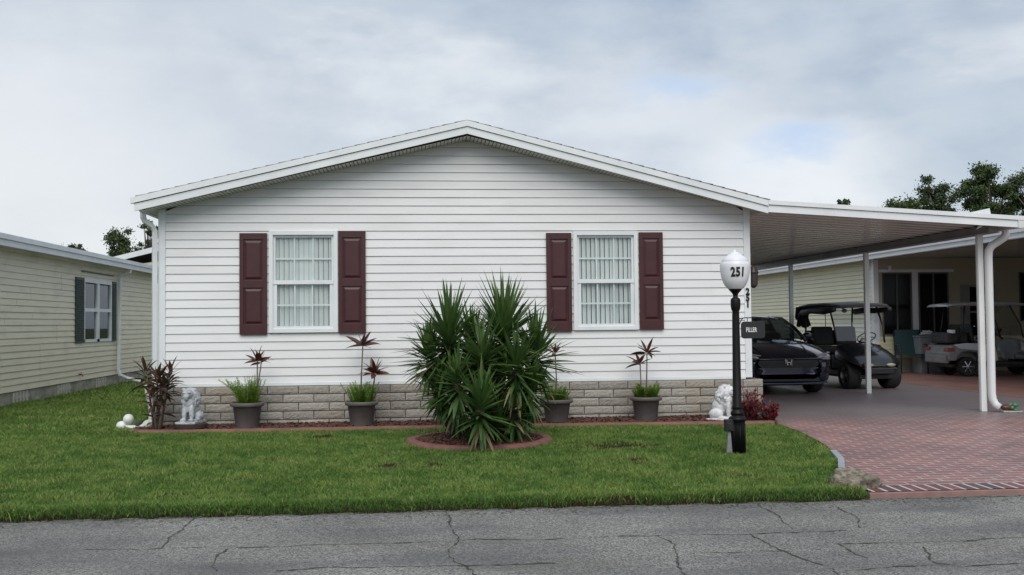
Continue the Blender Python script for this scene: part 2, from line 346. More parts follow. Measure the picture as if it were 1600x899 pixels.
for i in range(-20, 20): rd.quad((i*10, 1.4, -.05), (i*10+10, 1.4, -.05), (i*10+10, 8.29, -.05), (i*10, 8.29, -.05))
CR = [[(-1.73, 8.27), (-1.73, 8.01), (-1.75, 7.82), (-1.76, 7.4), (-1.75, 7.15)], [(-2.25, 7.16), (-1.74, 7.13), (-1.3, 7.11), (-0.93, 7.08), (-0.59, 7.11), (-0.25, 7.09), (-0.07, 7.1), (0.41, 7.14), (0.72, 7.06), (1.3, 7.1), (1.66, 7.08), (2.07, 7.08), (2.58, 7.08), (3.0, 7.07)], [(-1.28, 7.07), (-1.31, 6.75), (-1.25, 6.41)], [(0.22, 8.27), (0.22, 7.81), (0.24, 7.45), (0.26, 7.12), (0.2, 6.73), (0.23, 6.46), (0.33, 6.23), (0.34, 5.5)], [(2.75, 8.19), (2.74, 7.71), (2.68, 7.16)], [(1.66, 7.08), (1.69, 6.82), (1.63, 6.45), (1.56, 6.2), (1.52, 5.5)], [(2.32, 7.07), (2.34, 6.54), (2.45, 6.08), (2.47, 5.4)], [(-0.88, 6.39), (-0.62, 6.44), (-0.22, 6.42), (0.17, 6.38), (0.56, 6.37), (0.81, 6.38)], [(2.78, 6.67), (3.16, 6.62), (3.6, 6.62), (4.16, 6.71), (5.2, 6.6)], [(2.78, 6.67), (2.75, 6.45), (2.78, 6.26)], [(3.28, 6.51), (3.14, 6.08), (3.25, 5.98), (3.71, 6.0), (4.6, 5.9)], [(1.69, 6.51), (2.03, 6.52), (2.37, 6.5)], [(3.32, 7.96), (3.29, 7.55), (3.15, 7.16)], [(2.52, 5.96), (2.86, 6.01), (3.18, 6.0)]]
rc = random.Random(3)
for c in CR:
    pts = []
    for (x0, y0), (x1, y1) in zip(c, c[1:]):
        n = max(2, int(math.hypot(x1-x0, y1-y0)/.035))
        pts += [(x0+(x1-x0)*k/n, y0+(y1-y0)*k/n) for k in range(n)]
    pts.append(c[-1]); jx = jy = 0; path = []
    for x, y in pts:
        jx = jx*.8+rc.uniform(-.013, .013); jy = jy*.8+rc.uniform(-.013, .013); path.append((x+jx, y+jy, max(.0008, rc.gauss(.0042, .0025)*(1+1.3*mnoise.noise(Vector((x*3.1, y*3.1, 7))))+(.012 if rc.random() < .02 else 0))))
    for (x0, y0, w0), (x1, y1, w1) in zip(path, path[1:]):
        d = Vector((x1-x0, y1-y0)); 
        if d.length < 1e-5: continue
        d.normalize(); n_ = (-d.y, d.x)
        rd.quad((x0-n_[0]*w0, y0-n_[1]*w0, -.047), (x1-n_[0]*w1, y1-n_[1]*w1, -.047), (x1+n_[0]*w1, y1+n_[1]*w1, -.047), (x0+n_[0]*w0, y0+n_[1]*w0, -.047), 1)
# ragged sandy fringe along the lawn edge
x = -12.0; prev = .05
while x < 14:
    nx = x+.12; nw = max(.004, min(.07, prev+rc.uniform(-.02, .02))); 
    rd.quad((x, 8.285-prev, -.046), (nx, 8.285-nw, -.046), (nx, 8.285, -.046), (x, 8.285, -.046), 2); x = nx; prev = nw
for _ in range(2600):
    x_, y_ = rc.uniform(-7, 6), 8.27-abs(rc.gauss(0, .16)); a_ = rc.uniform(0, PI); l_ = rc.uniform(.006, .022); w_ = rc.uniform(.002, .005)
    ca, sa = math.cos(a_), math.sin(a_); rd.quad((x_-ca*l_+sa*w_, y_-sa*l_-ca*w_, -.044), (x_+ca*l_+sa*w_, y_+sa*l_-ca*w_, -.044), (x_+ca*l_-sa*w_, y_+sa*l_+ca*w_, -.044), (x_-ca*l_-sa*w_, y_-sa*l_+ca*w_, -.044), rc.choice((1, 2, 2)))
structure(rd.build('road', [m_asph, m_crack, m_edge]))

# paved driveways
def paver_mat(name, c1, c2, mortar, bw, rh, ms, grey=None, off=.33, rot=0, rough=.45):
    m = bpy.data.materials.new(name); m.use_nodes = True; t = m.node_tree; b = t.nodes['Principled BSDF']; b.inputs['Roughness'].default_value = rough
    co = t.nodes.new('ShaderNodeTexCoord'); mpp = t.nodes.new('ShaderNodeMapping'); t.links.new(co.outputs['Object'], mpp.inputs[0]); mpp.inputs['Rotation'].default_value = (0, 0, rot)
    br = t.nodes.new('ShaderNodeTexBrick'); t.links.new(mpp.outputs[0], br.inputs[0]); br.offset = off; br.offset_frequency = 2; br.squash = 1
    br.inputs['Scale'].default_value = 1; br.inputs['Brick Width'].default_value = bw; br.inputs['Row Height'].default_value = rh; br.inputs['Mortar Size'].default_value = ms; br.inputs['Mortar Smooth'].default_value = .2
    br.inputs['Color1'].default_value = (*c1, 1); br.inputs['Color2'].default_value = (*c2, 1); br.inputs['Mortar'].default_value = (*mortar, 1); br.inputs['Bias'].default_value = -.1
    nz = t.nodes.new('ShaderNodeTexNoise'); nz.inputs['Scale'].default_value = 1.1; nz.inputs['Detail'].default_value = 7; t.links.new(co.outputs['Object'], nz.inputs[0])
    rp = t.nodes.new('ShaderNodeValToRGB'); t.links.new(nz.outputs[0], rp.inputs[0]); rp.color_ramp.elements[0].position = .3; rp.color_ramp.elements[1].position = .7; rp.color_ramp.elements[0].color = (.72, .74, .78, 1); rp.color_ramp.elements[1].color = (1.12, 1.1, 1.08, 1)
    mx = t.nodes.new('ShaderNodeMix'); mx.data_type = 'RGBA'; mx.blend_type = 'MULTIPLY'; mx.inputs[0].default_value = 1; t.links.new(br.outputs[0], mx.inputs[6]); t.links.new(rp.outputs[0], mx.inputs[7]); o_ = mx.outputs[2]
    if grey:   # carport shade painted in: the red pavers turn grey under its roof
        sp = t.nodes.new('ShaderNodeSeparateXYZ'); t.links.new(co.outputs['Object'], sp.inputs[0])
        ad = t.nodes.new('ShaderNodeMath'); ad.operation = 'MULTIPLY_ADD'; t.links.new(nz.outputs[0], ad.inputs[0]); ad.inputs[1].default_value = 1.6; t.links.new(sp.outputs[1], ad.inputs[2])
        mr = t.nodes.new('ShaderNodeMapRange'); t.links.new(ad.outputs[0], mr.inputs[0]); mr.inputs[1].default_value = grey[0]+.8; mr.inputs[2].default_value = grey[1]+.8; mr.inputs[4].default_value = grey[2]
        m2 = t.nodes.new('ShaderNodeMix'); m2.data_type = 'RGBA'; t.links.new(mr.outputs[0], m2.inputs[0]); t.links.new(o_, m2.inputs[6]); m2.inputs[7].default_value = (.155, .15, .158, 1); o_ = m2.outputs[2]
    t.links.new(o_, b.inputs['Base Color'])
    bp = t.nodes.new('ShaderNodeBump'); bp.inputs['Strength'].default_value = .35; bp.inputs['Distance'].default_value = .006; bp.invert = True; t.links.new(br.outputs['Fac'], bp.inputs['Height']); t.links.new(bp.outputs[0], b.inputs['Normal'])
    return m
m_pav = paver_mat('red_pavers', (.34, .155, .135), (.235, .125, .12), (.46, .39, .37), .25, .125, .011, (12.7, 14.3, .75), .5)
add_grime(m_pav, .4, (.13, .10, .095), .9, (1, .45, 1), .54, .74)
m_bord = paver_mat('border_pavers', (.30, .095, .08), (.05, .045, .055), (.62, .57, .54), .115, 5.0, .014, None, 0)
m_pav2 = paver_mat('orange_pavers', (.30, .13, .10), (.21, .11, .09), (.34, .27, .24), .24, .12, .008, None, .5, math.radians(45))
m_redcurb = mat('red_strip', (.30, .175, .155), (.24, .14, .125), 9, .8)
dv = MB(); yy = [8.60]+[8.8+.2*k for k in range(23)]+[13.4, 40]
for a, b_ in zip(yy, yy[1:]):
    dv.quad((curve_x(a), a, gh(a)), (10.08, a, gh(a)), (10.08, b_, gh(b_)), (curve_x(b_), b_, gh(b_)))
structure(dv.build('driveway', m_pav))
db = MB(); db.quad((3.765, 8.335, 0.001), (10.08, 8.335, .001), (10.08, 8.598, gh(8.6)), (3.79, 8.598, gh(8.6)))
o = structure(db.build('driveway_border', m_bord)); 
db = MB(); db.box(3.74, 10.08, 8.295, 8.334, -.06, -0.003); structure(db.build('driveway_edge', m_redcurb, bevel=.006))
nd = MB()
for a, b_ in zip(yy, yy[1:]): nd.quad((10.14, a, gh(a)), (17.5, a, gh(a)), (17.5, b_, gh(b_)), (10.14, b_, gh(b_)))
structure(nd.build('neighbour_driveway', m_pav2))
nd = MB(); nd.quad((10.08, 8.3, .0), (10.14, 8.3, .0), (10.14, 13, GZ+.001), (10.08, 13, GZ+.001)); nd.quad((10.08, 13, GZ+.001), (10.14, 13, GZ+.001), (10.14, 40, GZ+.001), (10.08, 40, GZ+.001))
structure(nd.build('driveway_joint', m_mortar))
# pale strip between lawn and pavers
st = MB()
for (ya, yb) in ((8.95, 9.4), (9.4, 9.9), (9.9, 10.45)):
    xa, xb = curve_x(ya), curve_x(yb); st.prism([(xa-.05, ya, gh(ya)-.02), (xa+.015, ya, gh(ya)-.02), (xa+.015, ya, gh(ya)+.035), (xa-.05, ya, gh(ya)+.035)], (xb-xa, yb-ya, gh(yb)-gh(ya)))
tag(st.build('edging_strip', mat('grey_plastic_edge', (.36, .40, .42), (.28, .31, .33), 8, .6)), 'pale grey edging strip between lawn corner and red pavers', 'edging')

# ------------------------------------------------------------------ shared builders
def siding(mb, p0, ux, nr, lim, z0, z1, course=.114, holes=(), lip=.014, groove=.006, mi=0):
    """lapped siding. p0 origin, ux unit dir along wall, nr outward normal, lim(z)->(a,b)"""
    def P(a, off, z): return (p0[0]+ux[0]*a+nr[0]*off, p0[1]+ux[1]*a+nr[1]*off, z)
    zc = z0; rs = random.Random(int(abs(p0[0]*31+p0[1]*17)*10)); seams = []
    while zc < z1-1e-4:
        if not seams or rs.random() < .6: seams = [rs.uniform(.3, 3.6), rs.uniform(4.0, 7.5)]
        tones = [rs.uniform(.05, 1) for _ in range(3)]; sx = [lim(zc)[0]+q for q in seams]
        ze = min(zc+course, z1)
        cuts = sorted({zc, ze-groove if ze-groove > zc else ze, ze} | {h[k] for h in holes for k in (2, 3) if zc < h[k] < ze})
        for za, zb in zip(cuts, cuts[1:]):
            if zb-za < 1e-5: continue
            def off(z, top): return -.012 if (za >= ze-groove-1e-6) else lip*(1-(z-zc)/course)
            ivs = [(lim(za)[0], lim(zb)[0], lim(za)[1], lim(zb)[1])]
            for h in holes:
                if h[2] <= za+1e-6 and h[3] >= zb-1e-6:
                    nv = []
                    for a0, a1, b0, b1 in ivs:
                        if a0 < h[0] < b0: nv.append((a0, a1, h[0], h[0]))
                        if a0 < h[1] < b0: nv.append((h[1], h[1], b0, b1))
                        if not (a0 < h[0] < b0 or a0 < h[1] < b0): nv.append((a0, a1, b0, b1))
                    ivs = nv
            sv = []
            for a0, a1, b0, b1 in ivs:
                cur0, cur1 = a0, a1
                for q in sx:
                    if cur0+.02 < q < b0-.02 and q < b1-.02 and q > cur1+.02: sv.append((cur0, cur1, q, q)); cur0 = cur1 = q
                sv.append((cur0, cur1, b0, b1))
            for a0, a1, b0, b1 in sv:
                if b0-a0 < .005: continue
                k_ = sum(1 for q in sx if (a0+b0)/2 > q); tn = tones[k_]; mi_ = mi
                o0, o1 = off(za, 0), off(zb, 1)
                mb.quad(P(a0, o0+.002*k_, za), P(b0, o0+.002*k_, za), P(b1, o1+.002*k_, zb), P(a1, o1+.002*k_, zb), mi, tn)
                if abs(za-zc) < 1e-6: mb.quad(P(a0, -.012, za), P(b0, -.012, za), P(b0, o0, za), P(a0, o0, za), mi)
                if za >= ze-groove-1e-6:
                    oo = lip*(1-(ze-groove-zc)/course); mb.quad(P(a0, oo, za), P(b0, oo, za), P(b0, -.012, za), P(a0, -.012, za), mi)
        zc = ze

# ------------------------------------------------------------------ the white house
XL, XR, Y0, ZB = -3.42, 4.60, 13.95, .655
PKX = .66; YB = Y0+13.0
def soff(x): return 2.985+(x-XL)*(3.945-2.985)/(PKX-XL) if x < PKX else 3.0+(XR-x)*(3.945-3.0)/(XR-PKX)
house = thing('mobile_home', 'white lap-sided single-storey home with maroon shutters and a low front gable', 'house', (0, Y0, 0))
def hb(mb, *a, **k): # build in world coordinates, parented to house
    o = mb.build(*a, **k, origin=(0, Y0, 0)); o.location = (0, 0, 0); o.parent = house; return o
def lim_front(z):
    if z <= 2.985: return (XL, XR)
    a = XL+(z-2.985)/(3.945-2.985)*(PKX-XL); b = XR-max(0, (z-3.0))/(3.945-3.0)*(XR-PKX); return (a, max(a, b))
WINS = [(-1.982, -1.095, 1.352, 2.692), (2.13, 3.007, 1.345, 2.682)]
mb = MB(); siding(mb, (0, Y0), (1, 0), (0, -1), lim_front, ZB, 3.94, holes=WINS)
siding(mb, (XL, Y0), (0, 1), (-1, 0), lambda z: (0, 13), ZB, 2.95)
siding(mb, (XR, Y0), (0, 1), (1, 0), lambda z: (0, 13), ZB, 2.98)
mb.quad((XL, YB, ZB), (XR, YB, ZB), (XR, YB, 3.0), (XL, YB, 3.0)); mb.add([(XL, YB, 3), (XR, YB, 3), (PKX, YB, 3.94)], [(0, 1, 2)])
hb(mb, 'wall', m_siding)
for q in ((XL-.018, XL+.075, 3.0), (XR-.075, XR+.018, 3.02)):
    mb = MB(); mb.box(q[0], q[1], Y0-.026, Y0+.06, ZB, q[2]); hb(mb, 'corner_trim', m_trim, bevel=.003)
mb = MB(); mb.box(XL+.075, XR-.075, Y0-.022, Y0-.002, ZB-.02, ZB+.018)
hb(mb, 'starter_strip', m_trim)
# block skirting: every block a rough displaced face
mb = MB(); rb = random.Random(11)
def rough_block(mb, o, ux, nr, a0, a1, z0, z1, r):
    nx, nz = max(2, int((a1-a0)/.035)), 4; base = []
    sd_ = rb.random()*100
    for j in range(nz+1):
        for i in range(nx+1):
            edge = (i in (0, nx)) or (j in (0, nz))
            d = .006 if edge else .013+.007*mnoise.noise(Vector((sd_+i*.9, j*1.1, sd_)))
            a = a0+(a1-a0)*i/nx; z = z0+(z1-z0)*j/nz
            base.append((o[0]+ux[0]*a+nr[0]*d, o[1]+ux[1]*a+nr[1]*d, z))
    fs = [(j*(nx+1)+i, j*(nx+1)+i+1, (j+1)*(nx+1)+i+1, (j+1)*(nx+1)+i) for j in range(nz) for i in range(nx)]
    mb.add(base, fs, 0, r)
    for (p, q) in (((a0, z0), (a1, z0)), ((a1, z0), (a1, z1)), ((a1, z1), (a0, z1)), ((a0, z1), (a0, z0))):
        A = [(o[0]+ux[0]*s_[0]+nr[0]*dd, o[1]+ux[1]*s_[0]+nr[1]*dd, s_[1]) for s_, dd in ((p, .004), (q, .004), (q, -.03), (p, -.03))]
        mb.quad(*A, 0, r)
def block_wall(mb, o, ux, nr, length, z0, rows, rh, bl=.405, gap=.006):
    for k in range(rows):
        a = -(.5*bl)*(k % 2)-.08
        while a < length:
            s_, e_ = max(0, a)+gap, min(length, a+bl)-gap
            if e_-s_ > .03: rough_block(mb, o, ux, nr, s_, e_, z0+k*rh+gap, z0+(k+1)*rh-gap, .05+.9*rb.random())
            a += bl
SX0, SX1, SY = XL-.13, XR+.15, Y0-.06
block_wall(mb, (SX0, SY), (1, 0), (0, -1), SX1-SX0, ZB-.02-5*.112, 5, .112)
block_wall(mb, (SX1, SY), (0, 1), (1, 0), 12.8, ZB-.02-5*.112, 5, .112)
block_wall(mb, (SX0, SY), (0, 1), (-1, 0), 12.8, ZB-.02-5*.112, 5, .112)
mb.add([(SX0+.012, SY+.012, 0), (SX1-.012, SY+.012, 0), (SX1-.012, YB, 0), (SX0+.012, YB, 0), (SX0+.012, SY+.012, ZB-.025), (SX1-.012, SY+.012, ZB-.025), (SX1-.012, YB, ZB-.025), (SX0+.012, YB, ZB-.025)],
       [(4, 5, 6, 7), (0, 1, 5, 4), (1, 2, 6, 5), (2, 3, 7, 6), (3, 0, 4, 7)], 1)
hb(mb, 'block_skirting', [m_block, m_mortar])
# small access hatch frame in skirting
mb = MB(); mb.box(.22, .26, SY-.035, SY-.012, .12, .55); hb(mb, 'skirting_vent', m_trim)
# roof: overlapped shingle courses
YF, YR = Y0-.40, YB+.3
roof = MB(); 
def slope_courses(xe, ze, xp, zp, n=26):
    for k in range(n):
        t0, t1 = k/n, (k+1)/n+.008
        x0, z0 = xe+(xp-xe)*t0, ze+(zp-ze)*t0; x1, z1 = xe+(xp-xe)*min(1, t1), ze+(zp-ze)*min(1, t1)
        roof.prism([(x0, YF-.012, z0-.018), (x1, YF-.012, z1-.018), (x1, YF-.012, z1-.006), (x0, YF-.012, z0+.004)], (0, YR-YF+.012, 0))
FL, FP, FR = (-3.693, 3.114), (.657, 4.156), (4.755, 3.092)
slope_courses(FL[0]+.06, FL[1]+.012, FP[0], FP[1]); slope_courses(FR[0]+.03, FR[1]+.0, FP[0], FP[1])
rf = hb(roof, 'roof', m_shingle)
mb = MB()
def rake(pts, y0, y1, top, bot):
    for (x0, z0), (x1, z1) in zip(pts, pts[1:]):
        mb.prism([(x0, y0, z0-top), (x1, y0, z1-top), (x1, y0, z1-bot), (x0, y0, z0-bot)], (0, y1-y0, 0))
rake([FL, FP, FR], YF-.02, YF+.03, .012, .088)
rake([(FL[0]+.045, FL[1]+.006), FP, FR], YF, YF+.03, .093, .188)
# little overlap plate where the rakes meet
mb.box(PKX-.006, PKX+.006, YF-.004, YF, FP[1]-.186, FP[1]-.095)
o = hb(mb, 'fascia', m_trim)
# left gutter along the eave, closed at the front
mb = MB(); mb.prism([(-3.685, YF+.032, 3.09), (-3.60, YF+.032, 3.10), (-3.55, YF+.032, 2.935), (-3.62, YF+.032, 2.95), (-3.66, YF+.032, 3.02)], (0, YR-YF-.04, 0)); hb(mb, 'gutter', m_trim)
# soffit under the gable overhang, made of narrow V-grooved strips
mb = MB()
def soffit_strip(xa, xb):
    n = max(1, int(abs(xb-xa)/.05))
    for k in range(n):
        x0, x1 = xa+(xb-xa)*k/n, xa+(xb-xa)*(k+1)/n; xm = x0+(x1-x0)*.82
        za, zm, zb_ = [min(soff(min(max(q, XL), XR)), 9) for q in (x0, xm, x1)]
        mb.quad((x0, YF+.03, za+.0), (x0, Y0+.01, za), (xm, Y0+.01, zm), (xm, YF+.03, zm))
        mb.quad((xm, YF+.03, zm+.02), (xm, Y0+.01, zm+.02), (x1, Y0+.01, zb_+.02), (x1, YF+.03, zb_+.02), 1)
        mb.quad((xm, YF+.03, zm), (xm, Y0+.01, zm), (xm, Y0+.01, zm+.02), (xm, YF+.03, zm+.02), 1)
soffit_strip(XL-.14, PKX); soffit_strip(PKX, XR+.14)
mb.quad((-3.60, YF+.03, 2.93), (XL, YF+.03, 2.985), (XL, YR, 2.985), (-3.60, YR, 2.93)); mb.quad((XR, YF+.03, 3.0), (4.76, YF+.03, 2.95), (4.76, YR, 2.95), (XR, YR, 3.0))
hb(mb, 'soffit', [m_soffit, mat('soffit_groove', (.30, .29, .24), (.2, .2, .16), 6, .8)])
# windows
def sash(mb, x0, x1, z0, z1, y, wd, th, cols, rows, mun=.010):
    mb.box(x0, x0+wd, y, y+th, z0, z1); mb.box(x1-wd, x1, y, y+th, z0, z1); mb.box(x0+wd, x1-wd, y, y+th, z0, z0+wd); mb.box(x0+wd, x1-wd, y, y+th, z1-wd, z1)
    for i in range(1, cols):
        x = x0+wd+(x1-x0-2*wd)*i/cols; mb.box(x-mun, x+mun, y+.019, y+.027, z0+wd, z1-wd)
    for j in range(1, rows):
        z = z0+wd+(z1-z0-2*wd)*j/rows; mb.box(x0+wd, x1-wd, y+.018, y+.0255, z-mun, z+mun)
for wi, (x0, x1, z0, z1) in enumerate(WINS):
    fr = MB(); y = Y0-.045; wd = .042
    for b_ in ((x0-.012, x0+wd, z0-.012, z1+.012), (x1-wd, x1+.012, z0-.012, z1+.012), (x0+wd, x1-wd, z0-.012, z0+wd), (x0+wd, x1-wd, z1-wd, z1+.012)): fr.box(b_[0], b_[1], y, Y0+.07, b_[2], b_[3])
    win = hb(fr, 'window', m_trim, bevel=.003)
    zm = z0+.505*(z1-z0)
    for nm, a in (('upper_sash', (x0+wd, x1-wd, zm-.015, z1-wd, Y0-.005, .030)), ('lower_sash', (x0+wd+.018, x1-wd-.018, z0+wd, zm-.004, Y0-.03, .034))):
        s_ = MB(); sash(s_, a[0], a[1], a[2], a[3], a[4], a[5], .022, 3, 2)
        if nm == 'lower_sash': s_.box(a[0]-.016, a[1]+.016, a[4]-.010, a[4]-.001, zm-.040, zm+.012)
        if nm == 'lower_sash': s_.box(a[0]-.017, a[0]-.001, Y0-.028, Y0+.02, z0+wd, zm-.042); s_.box(a[1]+.001, a[1]+.017, Y0-.028, Y0+.02, z0+wd, zm-.042)
        o = s_.build(nm, m_trim, origin=(0, Y0, 0)); o.location = (0, 0, 0); o.parent = win
        gz_ = MB(); gz_.quad((a[0]+.01, a[4]+.015, a[2]+.01), (a[1]-.01, a[4]+.015, a[2]+.01), (a[1]-.01, a[4]+.015, a[3]-.01), (a[0]+.01, a[4]+.015, a[3]-.01))
        o = gz_.build('pane', m_glass, origin=(0, Y0, 0)); o.location = (0, 0, 0); o.parent = win
    bl = MB(); n = 12; rr = random.Random(4+wi)
    for k in range(n):
        xc = x0+.05+(x1-x0-.1)*(k+.5)/n; a = math.radians(16+rr.uniform(-3, 3)+(3 if wi else (-14 if 4 < k < 8 else 6)))
        dx, dy = .0305*math.cos(a), .0305*math.sin(a)
        bl.quad((xc-dx, Y0+.042-dy, z0+.02), (xc+dx, Y0+.042+dy, z0+.02), (xc+dx, Y0+.042+dy, z1-.06), (xc-dx, Y0+.042-dy, z1-.06))
    bl.box(x0+.045, x1-.045, Y0+.040, Y0+.08, z1-.07, z1-.03)
    o = bl.build('vertical_blind', m_blind, origin=(0, Y0, 0)); o.location = (0, 0, 0); o.parent = win
    bk = MB(); bk.box(x0-.05, x1+.05, Y0+.30, Y0+.32, z0-.05, z1+.05); 
    for b_ in ((x0-.05, x0-.03), (x1+.03, x1+.05)): bk.box(b_[0], b_[1], Y0+.07, Y0+.30, z0-.05, z1+.05)
    bk.box(x0-.03, x1+.03, Y0+.07, Y0+.30, z1+.03, z1+.05); bk.box(x0-.03, x1+.03, Y0+.07, Y0+.30, z0-.05, z0-.03)
    o = bk.build('window_recess', mat('room_dim', (.32, .33, .33), None, 3, .9), origin=(0, Y0, 0)); o.location = (0, 0, 0); o.parent = win
def shutter(x0, x1, z0, z1):
    s_ = MB(); yb = Y0-.022; w_ = .052; zm = z0+.5*(z1-z0)
    s_.box(x0, x1, yb-.012, yb+.012, z0, z1)
    yf = yb-.03
    s_.box(x0, x0+w_, yf, yb-.012, z0, z1); s_.box(x1-w_, x1, yf, yb-.012, z0, z1)
    for za, zb_ in ((z0, z0+.13), (zm-.055, zm+.045), (z1-.085, z1)): s_.box(x0+w_, x1-w_, yf, yb-.012, za, zb_)
    for za, zb_ in ((z0+.13, zm-.055), (zm+.045, z1-.085)):
        a, b_, c, d = x0+w_+.014, x1-w_-.014, za+.014, zb_-.014; e = .03; yi = yb-.026; yo = yb-.0125
        V = [(a, yo, c), (b_, yo, c), (b_, yo, d), (a, yo, d), (a+e, yi, c+e), (b_-e, yi, c+e), (b_-e, yi, d-e), (a+e, yi, d-e)]
        s_.add(V, [(4, 5, 6, 7), (0, 1, 5, 4), (1, 2, 6, 5), (2, 3, 7, 6), (3, 0, 4, 7)])
    return hb(s_, 'shutter', m_shutter, bevel=.002)
for a in ((-2.378, -2.018, 1.322, 2.675), (-1.073, -.711, 1.327, 2.699), (1.745, 2.093, 1.319, 2.672), (3.037, 3.370, 1.335, 2.678)): shutter(*a)
# front-left downspout
mb = MB()
mb.tube([(-3.60, 13.80, 2.95), (-3.60, 13.80, 2.88), (-3.585, 13.82, 2.83), (-3.50, 13.88, 2.76), (-3.475, 13.9, 2.70), (-3.475, 13.9, 2.5), (-3.475, 13.9, 1.5), (-3.475, 13.9, .72)], .043, 4)
hb(mb, 'downspout', m_trim, bevel=.006)
# wall lantern on the side by the carport
mb = MB(); mb.box(XR+.02, XR+.05, 14.01, 14.09, 1.98, 2.12); mb.lathe([(.02, 1.90), (.055, 1.94), (.062, 2.10), (.075, 2.12), (.03, 2.2), (.01, 2.22)], (XR+.10, 14.05, 0), 12)
hb(mb, 'wall_lantern', mat('bronze_lantern', (.06, .04, .04), (.045, .03, .03), 9, .4), smooth=False)
for k, dgt in enumerate('251'):
    tm = text_mb(dgt, .125, .004, .006, .85)
    tm.v = [(x+XR-.032, y+Y0-.033, z+1.845-k*.088) for x, y, z in tm.v]
    hb(tm, 'house_number', m_digit)

# ------------------------------------------------------------------ carport
cp = thing('carport', 'white aluminium carport roof on slim posts joined to the white home', 'carport', (6.5, Y0, GZ))
def cb(mb, *a, **k):
    o = mb.build(*a, **k, origin=(6.5, Y0, GZ)); o.location = (0, 0, 0); o.parent = cp; return o
CX0, CX1 = 4.77, 8.40; CYB = 24.3
def cz(x): return 2.99-.0632*(x-4.755)       # underside pan
mb = MB(); mb.add([], [])
y = YF+.05
while y < CYB:        # pans with standing ribs hanging below
    y2 = min(y+.30, CYB)
    pr = [(y, 0), (y+.008, -.013), (y+.05, -.013), (y+.058, 0), (y+.30, 0)]
    for (ya, za), (yb_, zb_) in zip(pr, pr[1:]):
        mb.quad((CX0-.1, ya, cz(CX0-.1)+za), (CX0-.1, yb_, cz(CX0-.1)+zb_), (CX1, yb_, cz(CX1)+zb_), (CX1, ya, cz(CX1)+za))
    y = y2
mb.prism([(CX0-.02, YF+.05, cz(CX0)+.05), (CX1, YF+.05, cz(CX1)+.05), (CX1, YF+.05, cz(CX1)+.09), (CX0-.02, YF+.05, cz(CX0)+.09)], (0, CYB-YF, 0), 1)
cb(mb, 'roof_panel', [m_pan, m_alum])
mb = MB()
def cfas(x0, z0, x1, z1, y0, y1, t0, b0):
    mb.prism([(x0, y0, z0-t0), (x1, y0, z1-t0), (x1, y0, z1-b0), (x0, y0, z0-b0)], (0, y1-y0, 0))
cfas(4.757, 3.082, 8.43, 2.862, YF-.022, YF+.04, 0, .058); cfas(4.757, 3.082, 8.43, 2.862, YF, YF+.04, .063, .160)
cb(mb, 'fascia', m_trim)
mb = MB(); mb.prism([(8.33, YF-.015, 2.70), (8.40, YF-.015, 2.70), (8.47, YF-.015, 2.78), (8.47, YF-.015, 2.865), (8.44, YF-.015, 2.865), (8.33, YF-.015, 2.87)], (0, CYB-YF, 0)); cb(mb, 'gutter', m_alum)
mb = MB(); mb.box(8.05, 8.19, YF+.25, CYB, 2.665, 2.765); mb.box(8.03, 8.21, YF+.25, CYB, 2.655, 2.665); cb(mb, 'beam', mat('shaded_beam', (.25, .245, .24), (.2, .195, .19), 3, .4))  # shade under the roof is put into the beam's darker grey
mb = MB(); mb.prism([(7.66, 13.68, 2.92), (8.0, 13.68, 2.99), (8.02, 13.68, 2.88)], (0, .03, 0)); mb.prism([(7.79, 13.66, 2.69), (7.86, 13.66, 2.72), (7.96, 13.66, 2.78), (7.86, 13.66, 2.78)], (0, .03, 0)); cb(mb, 'end_flashing', m_alum)
for py_ in (14.17, 17.96, 21.75):
    mb = MB(); mb.box(8.07, 8.155, py_-.035, py_+.035, GZ, 2.66); mb.box(8.066, 8.159, py_-.015, py_+.015, GZ+.01, 2.66)
    cb(mb, 'post', m_alum, bevel=.006)
mb = MB()
mb.tube([(8.42, 14.0, 2.74), (8.42, 14.0, 2.66), (8.40, 14.02, 2.60), (8.32, 14.05, 2.54), (8.25, 14.08, 2.49), (8.215, 14.1, 2.42), (8.207, 14.1, 2.3), (8.207, 14.1, .36), (8.212, 14.09, .28), (8.235, 14.07, .21), (8.285, 14.03, .155)], .056, 10, squash=1.0)
cb(mb, 'downspout', m_alum, smooth=True)

# ------------------------------------------------------------------ garden beds
def polypath_curb(name, path, w_, h_, m, label, cat='garden edging', closed=False):
    mb = MB(); n = len(path); prof = [(-w_/2, -.03), (-w_/2, h_*.6), (-w_*.3, h_*.95), (0, h_), (w_*.3, h_*.9), (w_/2, h_*.5), (w_/2, -.03)]; k = len(prof); vs = []
    for i in range(n):
        a = Vector(path[(i-1) % n] if closed else path[max(0, i-1)]); b_ = Vector(path[(i+1) % n] if closed else path[min(n-1, i+1)]); d = (b_-a); d.z = 0; d.normalize(); nr = Vector((d.y, -d.x, 0))
        j = 1+.06*mnoise.noise(Vector((i*.4, 2, 0)))
        for px, pz in prof: vs.append(Vector(path[i])+nr*px*j+Vector((0, 0, pz*j)))
    fs = [(i*k+j, i*k+j+1, ((i+1) % n)*k+j+1, ((i+1) % n)*k+j) for i in range(n if closed else n-1) for j in range(k-1)]
    if not closed: fs += [tuple(range(k)), tuple(range((n-1)*k, n*k))[::-1]]
    mb.add(vs, fs); return tag(mb.build(name, m, smooth=True), label, cat)
bp_ = [(-3.72, 13.55), (-3.66, 13.42), (-3.5, 13.32), (-3.2, 13.25), (-2.6, 13.22), (-2.0, 13.2), (-1.4, 13.2), (-.8, 13.2), (-.2, 13.18), (.4, 13.18), (1, 13.18), (1.6, 13.16), (2.2, 13.14), (2.8, 13.1), (3.4, 13.06), (4.0, 13.0), (4.4, 12.97), (4.62, 13.0)]
bp3 = []
